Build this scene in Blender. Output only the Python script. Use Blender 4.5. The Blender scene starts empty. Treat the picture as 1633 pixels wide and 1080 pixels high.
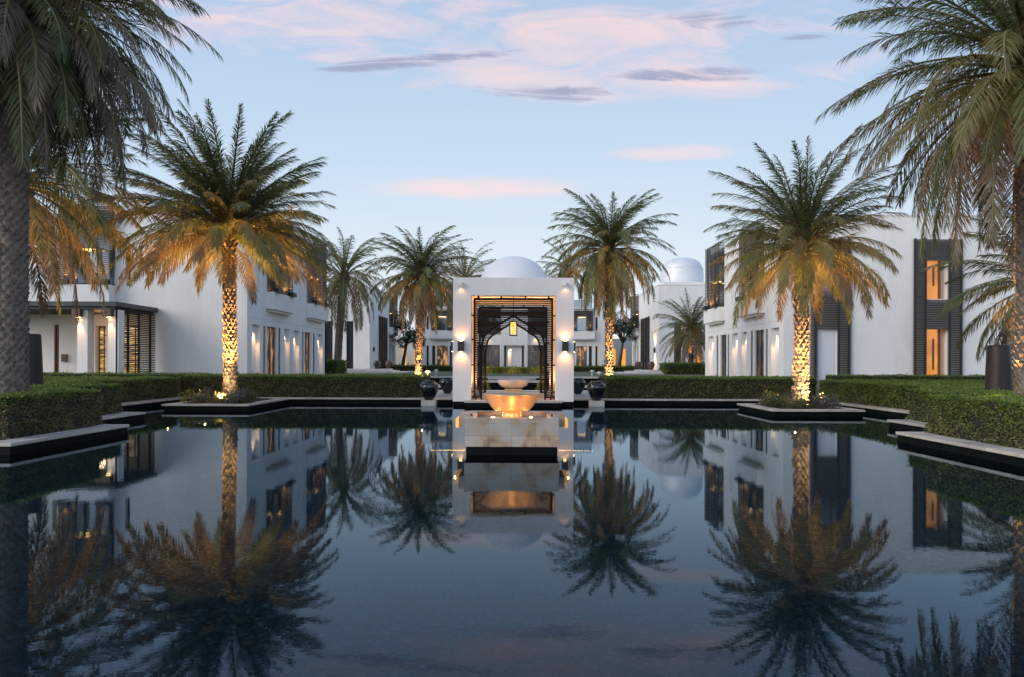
import bpy, math, random
import numpy as np
from mathutils import Matrix, Vector
random.seed(7); rng = np.random.default_rng(11)
sc = bpy.context.scene
C = bpy.data.collections.new("place"); sc.collection.children.link(C)
F, CX, HY, EYE, ROLL = 1089.0, 816.5, 579.0, 1.5, 0.0035
def PX(px, Y): return (px-CX)*Y/F
def PZ(px, py, Y): return EYE-(py-(HY+ROLL*(px-CX)))*Y/F

# ------------------------------------------------------------------ materials
MATS = {}
def nt(name):
    m = bpy.data.materials.new(name); m.use_nodes = True
    n = m.node_tree; b = n.nodes['Principled BSDF']; MATS[name] = m
    return m, n, b
def mat(name, col, rough=.7, var=.0, scale=3., bump=0., bscale=40., metal=0., col2=None, spec=.5, emis=None, es=0, coat=0, stretch=(1,1,1), lo=.35, hi=.65, detail=5):
    m, n, b = nt(name); N = n.nodes; L = n.links
    b.inputs['Roughness'].default_value = rough; b.inputs['Metallic'].default_value = metal
    b.inputs['Specular IOR Level'].default_value = spec
    b.inputs['Coat Weight'].default_value = coat
    c = (*col, 1)
    if col2 is None: col2 = tuple(x*(1-var) for x in col)
    tc = N.new('ShaderNodeTexCoord'); mp = N.new('ShaderNodeMapping'); mp.inputs['Scale'].default_value = stretch
    L.new(tc.outputs['Object'], mp.inputs['Vector'])
    if tuple(col2) != tuple(col):
        t = N.new('ShaderNodeTexNoise'); t.inputs['Scale'].default_value = scale; t.inputs['Detail'].default_value = detail; t.inputs['Roughness'].default_value = .6
        r = N.new('ShaderNodeValToRGB'); r.color_ramp.elements[0].position = lo; r.color_ramp.elements[1].position = hi
        r.color_ramp.elements[0].color = (*col2, 1); r.color_ramp.elements[1].color = c
        L.new(mp.outputs[0], t.inputs['Vector']); L.new(t.outputs['Fac'], r.inputs['Fac']); L.new(r.outputs['Color'], b.inputs['Base Color'])
    else: b.inputs['Base Color'].default_value = c
    if bump:
        t = N.new('ShaderNodeTexNoise'); t.inputs['Scale'].default_value = bscale; t.inputs['Detail'].default_value = 4
        bp = N.new('ShaderNodeBump'); bp.inputs['Strength'].default_value = bump; bp.inputs['Distance'].default_value = .02
        L.new(mp.outputs[0], t.inputs['Vector']); L.new(t.outputs['Fac'], bp.inputs['Height']); L.new(bp.outputs[0], b.inputs['Normal'])
    if emis:
        b.inputs['Emission Color'].default_value = (*emis, 1); b.inputs['Emission Strength'].default_value = es
    return m
def leafmat(name, a, b2, tr=.35, scale=2.5, rough=.5):
    m, n, b = nt(name); N = n.nodes; L = n.links
    g = N.new('ShaderNodeNewGeometry'); t = N.new('ShaderNodeTexNoise'); t.inputs['Scale'].default_value = scale; t.inputs['Detail'].default_value = 3
    wn = N.new('ShaderNodeTexWhiteNoise'); wn.noise_dimensions = '1D'
    L.new(g.outputs['Random Per Island'], wn.inputs['W'])
    L.new(g.outputs['Position'], t.inputs['Vector'])
    mx = N.new('ShaderNodeMath'); mx.operation = 'MULTIPLY_ADD'; mx.inputs[1].default_value = .45; mx.inputs[2].default_value = -.22
    L.new(wn.outputs['Value'], mx.inputs[0]); ad = N.new('ShaderNodeMath'); ad.operation = 'ADD'
    L.new(t.outputs['Fac'], ad.inputs[0]); L.new(mx.outputs[0], ad.inputs[1])
    r = N.new('ShaderNodeValToRGB'); r.color_ramp.elements[0].position = .3; r.color_ramp.elements[1].position = .7
    r.color_ramp.elements[0].color = (*a, 1); r.color_ramp.elements[1].color = (*b2, 1)
    L.new(ad.outputs[0], r.inputs['Fac']); L.new(r.outputs['Color'], b.inputs['Base Color'])
    b.inputs['Roughness'].default_value = rough
    ts = N.new('ShaderNodeBsdfTranslucent'); L.new(r.outputs['Color'], ts.inputs['Color'])
    mi = N.new('ShaderNodeMixShader'); mi.inputs[0].default_value = tr
    L.new(b.outputs[0], mi.inputs[1]); L.new(ts.outputs[0], mi.inputs[2]); L.new(mi.outputs[0], N['Material Output'].inputs['Surface'])
    return m
mat('plaster', (.84, .82, .785), .85, col2=(.73, .71, .67), scale=1.1, bump=.2, bscale=22, spec=.25, stretch=(1, 1, .28), lo=.25, hi=.55, detail=8)
mat('plaster_warm', (.74, .70, .66), .85, var=.08, scale=.6, bump=.1, bscale=25, spec=.2)
mat('niche_white', (.76, .76, .78), .8, spec=.2)
mat('niche_grey', (.42, .42, .43), .8)
mat('dome_plaster', (.80, .79, .77), .6, var=.04, scale=.7, bump=.05, bscale=12)
mat('dome_metal', (.72, .74, .74), .5, var=.10, scale=1.2, metal=.2, bump=.05, bscale=3, stretch=(1, 1, 4))
mat('black_metal', (.022, .020, .019), .45, var=.3, scale=8)
mat('lattice_wood', (.085, .074, .066), .55, var=.35, scale=3, stretch=(1, 1, 8))
mat('brown_wood', (.16, .075, .035), .5, var=.4, scale=5, stretch=(1, 1, .15))
mat('canopy_dark', (.040, .045, .045), .5)
mat('lattice_dark', (.010, .010, .010), .6, spec=.12, var=.3, scale=5)
mat('stone_coping', (.52, .48, .42), .6, col2=(.33, .30, .26), scale=2.2, bump=.25, bscale=30, lo=.3, hi=.7)
mat('stone_pale', (.58, .53, .46), .6, col2=(.42, .38, .32), scale=3, bump=.25, bscale=30)
mat('pool_tile', (.006, .009, .008), .55, spec=.08, var=.5, scale=6, bump=.2, bscale=14)
mat('paving', (.50, .45, .40), .6, col2=(.38, .33, .29), scale=2, bump=.15)
mat('white_stone', (.62, .60, .57), .6, col2=(.5, .47, .44), scale=2)
mat('soil', (.035, .024, .016), .95, var=.5, scale=12, bump=.6, bscale=30)
mat('ground', (.16, .15, .10), .95, col2=(.06, .09, .03), scale=1.2, bump=.3)
mat('bark', (.24, .19, .145), .9, col2=(.10, .078, .06), scale=9, bump=.5, bscale=30)
mat('bark_grey', (.27, .225, .185), .92, col2=(.12, .10, .082), scale=10, bump=.6, bscale=34)
mat('tree_bark', (.10, .07, .05), .9, var=.4, scale=6, bump=.5)
mat('glazed_black', (.010, .012, .014), .12, var=.4, scale=3, coat=.6, bump=.12, bscale=5)
mat('clay', (.14, .075, .05), .45, var=.5, scale=6, bump=.2)
mat('drum_bronze', (.012, .011, .010), .5, col2=(.030, .019, .014), scale=3, bump=.5, bscale=18, stretch=(1, 1, .12), spec=.4)
mat('bowl_metal', (.56, .40, .24), .38, col2=(.50, .35, .20), scale=3, metal=.35, bump=.08, bscale=40, stretch=(1, 1, 5))
mat('bowl_stone', (.66, .56, .48), .5, var=.1)
mat('lamp_black', (.012, .012, .012), .4)
mat('lamp_bulb', (1, .7, .35), .5, emis=(1, .62, .25), es=14)
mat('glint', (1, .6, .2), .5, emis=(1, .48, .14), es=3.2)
mat('soft_bulb', (1, .7, .35), .5, emis=(1, .60, .22), es=5)
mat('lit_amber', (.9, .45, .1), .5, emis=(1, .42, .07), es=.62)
mat('white_paint', (.78, .77, .74), .4)
mat('slot_dark', (.028, .030, .034), .25, var=.3, scale=1)
# frosted lantern glass / lit rooms
def litmat(name, c1, c2, es, scale=2., stretch=(1, 1, 1), lo=.38, hi=.66):
    m, n, b = nt(name); N = n.nodes; L = n.links
    tc = N.new('ShaderNodeTexCoord'); mp = N.new('ShaderNodeMapping'); mp.inputs['Scale'].default_value = stretch
    t = N.new('ShaderNodeTexNoise'); t.inputs['Scale'].default_value = scale; t.inputs['Detail'].default_value = 3
    r = N.new('ShaderNodeValToRGB'); r.color_ramp.elements[0].position = lo; r.color_ramp.elements[1].position = hi
    r.color_ramp.elements[0].color = (*c1, 1); r.color_ramp.elements[1].color = (*c2, 1)
    L.new(tc.outputs['Object'], mp.inputs[0]); L.new(mp.outputs[0], t.inputs['Vector']); L.new(t.outputs['Fac'], r.inputs[0])
    L.new(r.outputs[0], b.inputs['Emission Color']); b.inputs['Emission Strength'].default_value = es
    b.inputs['Base Color'].default_value = (.02, .02, .02, 1); b.inputs['Roughness'].default_value = .08
    return m
litmat('room_warm', (.03, .018, .012), (.75, .34, .10), .9, 2.2, (1, 2.5, .6), .50, .72)
litmat('room_dim', (.012, .013, .015), (.16, .09, .045), .7, 2.0, (1.4, 1.4, .6), .5, .75)
litmat('room_orange', (.62, .20, .025), (.95, .36, .06), .72, .8)
litmat('room_shelf', (.03, .02, .01), (.95, .55, .18), .85, 2.2, (1, 1, 5))
litmat('curtain_glow', (.25, .13, .06), (1, .62, .34), .8, 1.2, (6, 6, .3))
litmat('lantern_glass', (.75, .30, .04), (1, .62, .14), 1.5, 14)
# glass pane: dark, reflecting
m, n, b = nt('glass'); b.inputs['Base Color'].default_value = (.20, .235, .27, 1); b.inputs['Metallic'].default_value = .85; b.inputs['Roughness'].default_value = .05
# basin stone: marble tiles
m, n, b = nt('basin_stone'); N = n.nodes; L = n.links
tc = N.new('ShaderNodeTexCoord'); t = N.new('ShaderNodeTexNoise'); t.inputs['Scale'].default_value = 3.2; t.inputs['Detail'].default_value = 12; t.inputs['Distortion'].default_value = .35
r = N.new('ShaderNodeValToRGB'); e = r.color_ramp.elements; e[0].position = .32; e[0].color = (.22, .155, .10, 1); e[1].position = .70; e[1].color = (.50, .43, .34, 1)
x = e.new(.46); x.color = (.46, .34, .22, 1); x = e.new(.56); x.color = (.42, .39, .35, 1)
mp = N.new('ShaderNodeMapping'); mp.inputs['Rotation'].default_value = (math.pi/2, 0, 0)
br = N.new('ShaderNodeTexBrick'); br.offset = .0; br.inputs['Scale'].default_value = 1; br.inputs['Brick Width'].default_value = .385; br.inputs['Row Height'].default_value = .31; br.inputs['Mortar Size'].default_value = .003
br.inputs['Color1'].default_value = (1, 1, 1, 1); br.inputs['Color2'].default_value = (.80, .82, .84, 1); br.inputs['Mortar'].default_value = (.5, .5, .5, 1)
mx = N.new('ShaderNodeMix'); mx.data_type = 'RGBA'; mx.blend_type = 'MULTIPLY'; mx.inputs['Factor'].default_value = 1
L.new(tc.outputs['Object'], t.inputs['Vector']); L.new(t.outputs['Fac'], r.inputs[0]); L.new(tc.outputs['Object'], mp.inputs[0]); L.new(mp.outputs[0], br.inputs['Vector'])
L.new(r.outputs[0], mx.inputs['A']); L.new(br.outputs['Color'], mx.inputs['B']); L.new(mx.outputs['Result'], b.inputs['Base Color']); b.inputs['Roughness'].default_value = .38
# water
m, n, b = nt('water'); N = n.nodes; L = n.links; N.remove(b)
tc = N.new('ShaderNodeTexCoord'); mp = N.new('ShaderNodeMapping'); mp.inputs['Scale'].default_value = (1, 1.5, 1)
t = N.new('ShaderNodeTexNoise'); t.inputs['Scale'].default_value = 3.2; t.inputs['Detail'].default_value = 3
t2 = N.new('ShaderNodeTexNoise'); t2.inputs['Scale'].default_value = 22; t2.inputs['Detail'].default_value = 2
ma = N.new('ShaderNodeMath'); ma.operation = 'MULTIPLY_ADD'; ma.inputs[1].default_value = .26
bp = N.new('ShaderNodeBump'); bp.inputs['Strength'].default_value = .0065; bp.inputs['Distance'].default_value = .05
L.new(tc.outputs['Object'], mp.inputs[0]); L.new(mp.outputs[0], t.inputs['Vector']); L.new(mp.outputs[0], t2.inputs['Vector'])
L.new(t2.outputs['Fac'], ma.inputs[0]); L.new(t.outputs['Fac'], ma.inputs[2]); L.new(ma.outputs[0], bp.inputs['Height'])
fr = N.new('ShaderNodeFresnel'); fr.inputs['IOR'].default_value = 1.34; L.new(bp.outputs[0], fr.inputs['Normal'])
gl = N.new('ShaderNodeBsdfGlossy'); gl.inputs['Roughness'].default_value = .008; gl.inputs['Color'].default_value = (.66, .80, .92, 1); L.new(bp.outputs[0], gl.inputs['Normal'])
tr = N.new('ShaderNodeBsdfTransparent'); tr.inputs['Color'].default_value = (.55, .74, .80, 1)
mi = N.new('ShaderNodeMixShader'); L.new(fr.outputs[0], mi.inputs[0]); L.new(tr.outputs[0], mi.inputs[1]); L.new(gl.outputs[0], mi.inputs[2]); L.new(mi.outputs[0], N['Material Output'].inputs['Surface'])
m_ = MATS['water'].copy(); m_.name = 'clear_water'; MATS['clear_water'] = m_
for q in m_.node_tree.nodes:
    if q.type == 'BSDF_TRANSPARENT': q.inputs['Color'].default_value = (.93, .93, .88, 1)
# pool bed pebbles
m, n, b = nt('pebbles'); N = n.nodes; L = n.links
tc = N.new('ShaderNodeTexCoord'); v = N.new('ShaderNodeTexVoronoi'); v.inputs['Scale'].default_value = 17; v2 = N.new('ShaderNodeTexVoronoi'); v2.inputs['Scale'].default_value = 17; v2.feature = 'DISTANCE_TO_EDGE'
L.new(tc.outputs['Object'], v.inputs['Vector']); L.new(tc.outputs['Object'], v2.inputs['Vector'])
sp = N.new('ShaderNodeSeparateColor'); L.new(v.outputs['Color'], sp.inputs[0])
r = N.new('ShaderNodeValToRGB'); r.color_ramp.elements[0].color = (.018, .019, .019, 1); r.color_ramp.elements[1].color = (.095, .098, .092, 1); L.new(sp.outputs[0], r.inputs[0])
r2 = N.new('ShaderNodeValToRGB'); r2.color_ramp.elements[0].color = (.1, .1, .1, 1); r2.color_ramp.elements[1].position = .16; L.new(v2.outputs['Distance'], r2.inputs[0])
mx = N.new('ShaderNodeMix'); mx.data_type = 'RGBA'; mx.blend_type = 'MULTIPLY'; mx.inputs['Factor'].default_value = 1
L.new(r.outputs[0], mx.inputs['A']); L.new(r2.outputs[0], mx.inputs['B']); L.new(mx.outputs['Result'], b.inputs['Base Color']); b.inputs['Roughness'].default_value = .6
bp = N.new('ShaderNodeBump'); bp.inputs['Distance'].default_value = .03; L.new(v2.outputs['Distance'], bp.inputs['Height']); L.new(bp.outputs[0], b.inputs['Normal'])
# foliage
leafmat('frond_green', (.095, .135, .052), (.19, .205, .078), .42, 1.6)
leafmat('frond_olive', (.15, .145, .055), (.27, .225, .085), .42, 1.6)
leafmat('frond_dry', (.16, .125, .080), (.25, .20, .135), .3, 1.6)
mat('rachis', (.20, .17, .07), .5, var=.3, scale=3)
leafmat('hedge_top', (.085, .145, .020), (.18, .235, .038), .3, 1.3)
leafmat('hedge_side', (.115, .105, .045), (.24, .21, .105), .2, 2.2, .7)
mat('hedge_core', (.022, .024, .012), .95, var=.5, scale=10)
leafmat('shrub_leaf', (.030, .055, .018), (.085, .110, .035), .25, 3)
leafmat('shrub_grey', (.07, .08, .06), (.13, .13, .11), .2, 3)
leafmat('shrub_yellow', (.18, .17, .03), (.30, .27, .05), .35, 3)
leafmat('dark_leaf', (.010, .024, .012), (.025, .05, .022), .15, 2)

# ------------------------------------------------------------------ mesh builder
class MB:
    def __init__(s): s.v = []; s.f = []; s.m = []; s.ms = []; s.sm = []
    def mi(s, name):
        if name not in s.ms: s.ms.append(name)
        return s.ms.index(name)
    def quad(s, a, b, c, d, m): s.poly([a, b, c, d], m)
    def poly(s, pts, m, smooth=False):
        k = len(s.v); s.v += [tuple(p) for p in pts]; s.f.append(tuple(range(k, k+len(pts)))); s.m.append(s.mi(m)); s.sm.append(smooth)
    def box(s, x0, x1, y0, y1, z0, z1, m, bot=True):
        if x0 > x1: x0, x1 = x1, x0
        if y0 > y1: y0, y1 = y1, y0
        k = len(s.v); s.v += [(x0,y0,z0),(x1,y0,z0),(x1,y1,z0),(x0,y1,z0),(x0,y0,z1),(x1,y0,z1),(x1,y1,z1),(x0,y1,z1)]
        for q in [(0,1,5,4),(1,2,6,5),(2,3,7,6),(3,0,4,7),(4,5,6,7)]+([(3,2,1,0)] if bot else []):
            s.f.append(tuple(k+i for i in q)); s.m.append(s.mi(m)); s.sm.append(False)
        return s
    def lathe(s, cx, cy, prof, m, n=32, caps=True, wob=0):
        k = len(s.v); mi = s.mi(m)
        for (r, z) in prof:
            for i in range(n):
                a = 2*math.pi*i/n; rr = r*(1+wob*math.sin(3*a+z*4)); s.v.append((cx+rr*math.cos(a), cy+rr*math.sin(a), z))
        for j in range(len(prof)-1):
            for i in range(n):
                i2 = (i+1) % n; s.f.append((k+j*n+i, k+j*n+i2, k+(j+1)*n+i2, k+(j+1)*n+i)); s.m.append(mi); s.sm.append(True)
        if caps:
            s.f.append(tuple(k+i for i in range(n))[::-1]); s.m.append(mi); s.sm.append(False)
            s.f.append(tuple(k+(len(prof)-1)*n+i for i in range(n))); s.m.append(mi); s.sm.append(False)
        return s
    def tube(s, pts, rad, m, n=6):
        pts = [Vector(p) for p in pts]; k = len(s.v); mi = s.mi(m); N = len(pts)
        if not hasattr(rad, '__len__'): rad = [rad]*N
        for j, p in enumerate(pts):
            t = (pts[min(j+1, N-1)]-pts[max(j-1, 0)]).normalized()
            a = t.cross(Vector((0, 0, 1)) if abs(t.z) < .9 else Vector((0, 1, 0))).normalized(); b = t.cross(a)
            for i in range(n):
                q = 2*math.pi*i/n; s.v.append(tuple(p+(a*math.cos(q)+b*math.sin(q))*rad[j]))
        for j in range(N-1):
            for i in range(n):
                i2 = (i+1) % n; s.f.append((k+j*n+i, k+j*n+i2, k+(j+1)*n+i2, k+(j+1)*n+i)); s.m.append(mi); s.sm.append(True)
        s.f.append(tuple(k+i for i in range(n))[::-1]); s.m.append(mi); s.sm.append(False)
        s.f.append(tuple(k+(N-1)*n+i for i in range(n))); s.m.append(mi); s.sm.append(False)
        return s
    def arr(s, V, Fq, mname):   # numpy bulk
        k = len(s.v); s.v += list(map(tuple, V)); mi = s.mi(mname)
        s.f += [tuple(r) for r in (np.asarray(Fq)+k).tolist()]; s.m += [mi]*len(Fq); s.sm += [False]*len(Fq)
    def build(s, name, parent=None, loc=None, bevel=0):
        me = bpy.data.meshes.new(name); v = s.v
        if loc is not None: v = (np.array(v)-np.array(loc)).tolist()
        me.from_pydata(v, [], s.f); me.polygons.foreach_set('material_index', s.m); me.polygons.foreach_set('use_smooth', s.sm)
        for n_ in s.ms: me.materials.append(MATS[n_])
        me.update(); o = bpy.data.objects.new(name, me); C.objects.link(o)
        if loc is not None: o.location = loc
        if parent is not None:
            o.parent = parent; pw = Vector(parent.location)
            if parent.parent: pw = pw+Vector(parent.parent.location)
            o.location = Vector(o.location)-pw
        if bevel:
            b = o.modifiers.new('bevel', 'BEVEL'); b.width = bevel; b.segments = 2; b.limit_method = 'ANGLE'
        return o
def tag(o, label=None, cat=None, group=None, kind=None):
    if label: o['label'] = label
    if cat: o['category'] = cat
    if group: o['group'] = group
    if kind: o['kind'] = kind
    return o
def empty(name, loc=(0, 0, 0), label=None, cat=None, group=None):
    o = bpy.data.objects.new(name, None); C.objects.link(o); o.location = loc; o.empty_display_size = .2
    return tag(o, label, cat, group)
def copy_tree(o, loc=None, parent=None):
    c = o.copy(); C.objects.link(c)
    if parent is not None: c.parent = parent
    if loc is not None: c.location = loc
    for ch in list(o.children): copy_tree(ch, None, c)
    return c
WARM = (1, .47, .12); GOLD = (1, .60, .24)
def spot(p, target, energy, ang=60, col=WARM, size=.02, blend=.6):
    l = bpy.data.lights.new('uplight', 'SPOT'); l.energy = energy; l.color = col; l.spot_size = math.radians(ang); l.spot_blend = blend; l.shadow_soft_size = size
    o = bpy.data.objects.new('lamp_light', l); C.objects.link(o); o.location = p
    o.rotation_euler = (Vector(target)-Vector(p)).to_track_quat('-Z', 'Y').to_euler(); return o
def point(p, energy, col=WARM, size=.02):
    l = bpy.data.lights.new('glow', 'POINT'); l.energy = energy; l.color = col; l.shadow_soft_size = size
    o = bpy.data.objects.new('lamp_light', l); C.objects.link(o); o.location = p; return o

# ------------------------------------------------------------------ setting
Z0 = .16; RZ = .19
mb = MB(); mb.quad((-26, -8, 0), (26, -8, 0), (26, 44, 0), (-26, 44, 0), 'water'); tag(mb.build('water'), kind='structure')
mb = MB(); mb.quad((-26, -8, -.13), (26, -8, -.13), (26, 44, -.13), (-26, 44, -.13), 'pebbles'); tag(mb.build('pool_bed'), kind='structure')
# pool outline
YL = 25.0
LAND = [(-26, -8.2, 11.1, 14.1), (-26, -9.75, 14.1, 17.6), (-26, -12.2, 17.6, YL+.2), (-26, -2.3, YL+.2, 31.5), (2.4, 26, YL+.2, 31.5),
        (7.67, 26, 10.1, 13.1), (9.1, 26, 13.1, 16.0), (11.1, 26, 16.0, YL+.2), (-26, -5.5, 31.5, 44), (5.5, 26, 31.5, 44), (-2.3, 2.4, 28.6, 31.5)]
mb = MB()
for x0, x1, y0, y1 in LAND: mb.quad((x0, y0, Z0), (x1, y0, Z0), (x1, y1, Z0), (x0, y1, Z0), 'ground')
for x0, x1, y0, y1 in [(-400, -26, -400, 44), (26, 400, -400, 44), (-26, 26, -400, -8), (-400, 400, 44, 700)]:
    mb.quad((x0, y0, Z0), (x1, y0, Z0), (x1, y1, Z0), (x0, y1, Z0), 'ground')
tag(mb.build('ground'), kind='structure')
# paving by the pavilion
mb = MB()
for x0, x1, y0, y1 in [(-3.35, -2.3, 25.25, 31.4), (2.4, 3.45, 25.25, 31.4), (-2.3, 2.4, 28.7, 31.4)]: mb.quad((x0, y0, Z0+.006), (x1, y0, Z0+.006), (x1, y1, Z0+.006), (x0, y1, Z0+.006), 'paving')
tag(mb.build('pavement'), kind='structure')
def rim(mbc, mbw, path, w=.42, h=RZ, side=1, t=.055, joint=.9):
    """axis-aligned coping along a polyline; 'side' picks on which hand the land lies"""
    for i in range(len(path)-1):
        (xa, ya), (xb, yb) = path[i], path[i+1]; L_ = math.hypot(xb-xa, yb-ya); ux, uy = (xb-xa)/L_, (yb-ya)/L_; nx, ny = -uy*side, ux*side
        cuts = max(1, round(L_/joint)); 
        for k in range(cuts):
            s0 = L_*k/cuts+.002; s1 = L_*(k+1)/cuts-.002
            if k == 0 and i > 0: s0 += .0
            X0, Y0_ = xa+ux*s0-nx*.03, ya+uy*s0-ny*.03; X1, Y1_ = xa+ux*s1+nx*w, ya+uy*s1+ny*w
            dz = random.uniform(-.0015, .0015)+i*.0006
            mbc.box(X0, X1, Y0_, Y1_, h-t+dz, h+dz, 'stone_coping')
        mbw.box(xa, xb+nx*w*.8, ya, yb+ny*w*.8, -.14, h-t-.004-i*.001, 'pool_tile')
mc, mw = MB(), MB()
# left stepped edge (runs away from the camera), right stepped edge, far edges
def seg(x0, x1, y0, y1, i=0):
    L1 = x1-x0; L2 = y1-y0; n = max(1, round(max(L1, L2)/.9))
    for k in range(n):
        dz = random.uniform(-.0015, .0015)+i*.001
        if L1 > L2: mc.box(x0+L1*k/n+.005, x0+L1*(k+1)/n-.005, y0+random.uniform(-.003, .003), y1, RZ-.055+dz, RZ+dz, random.choice(('stone_coping', 'stone_coping', 'stone_pale')))
        else: mc.box(x0, x1, y0+L2*k/n+.005, y0+L2*(k+1)/n-.005, RZ-.055+dz, RZ+dz, random.choice(('stone_coping', 'stone_coping', 'stone_pale')))
    mw.box(x0+.03, x1-.03, y0+.03, y1-.03, -.14, RZ-.058-i*.001, 'pool_tile')
seg(-8.45, -8.0, 10.9, 14.3, 0); seg(-26, -8.455, 10.9, 11.35, 1)
seg(-9.98, -9.53, 13.95, 17.8, 2); seg(-9.52, -8.46, 13.85, 14.29, 3)
seg(-12.4, -11.95, 17.4, YL+.45, 4); seg(-11.94, -9.99, 17.35, 17.79, 5)
seg(-11.94, -3.0, YL, YL+.45, 6)
seg(7.47, 7.92, 9.93, 13.3, 0); seg(7.925, 26, 9.93, 10.38, 1)
seg(8.9, 9.35, 12.95, 16.2, 2); seg(7.93, 8.89, 12.84, 13.28, 3)
seg(10.9, 11.35, 15.85, YL+.4, 4); seg(9.36, 10.89, 15.74, 16.19, 5)
seg(3.1, 10.89, YL-.15, YL+.3, 6)
seg(-2.99, -2.15, YL-.1, YL+.35, 7); seg(2.25, 3.09, YL-.1, YL+.3, 7)
e = empty('pool_edge'); tag(e, kind='structure')
mc.build('coping', e, bevel=.006); mw.build('edge_wall', e)

# ------------------------------------------------------------------ planter islands
def planter(x0, x1, y0, y1, label):
    e = empty('planter_bed', ((x0+x1)/2, (y0+y1)/2, 0), label, 'planter', 'planter islands in the pool')
    a, b = MB(), MB(); w = .38
    for q in [(x0, x1, y0, y0+w), (x0, x1, y1-w, y1), (x0, x0+w, y0+w+.003, y1-w-.003), (x1-w, x1, y0+w+.003, y1-w-.003)]: a.box(*q, RZ-.055, RZ, 'stone_coping')
    b.box(x0+.05, x1-.05, y0+.05, y1-.05, -.14, RZ-.058, 'pool_tile')
    s = MB(); nx = 14; zz = rng.random((nx+1, nx+1))*.05
    for i in range(nx):
        for j in range(nx):
            X = lambda k: x0+w+(x1-x0-2*w)*k/nx
            Y = lambda k: y0+w+(y1-y0-2*w)*k/nx
            s.quad((X(i), Y(j), RZ-.02+zz[i, j]), (X(i+1), Y(j), RZ-.02+zz[i+1, j]), (X(i+1), Y(j+1), RZ-.02+zz[i+1, j+1]), (X(i), Y(j+1), RZ-.02+zz[i, j+1]), 'soil')
    a.build('coping', e, bevel=.006); b.build('bed_wall', e); s.build('soil', e)
planter(-10.8, -8.1, 21.05, 24.85, 'stone rimmed planter island holding the uplit palm at left of the pool')
planter(7.45, 10.1, 19.5, 22.6, 'stone rimmed planter island holding the uplit palm at right of the pool')

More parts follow.
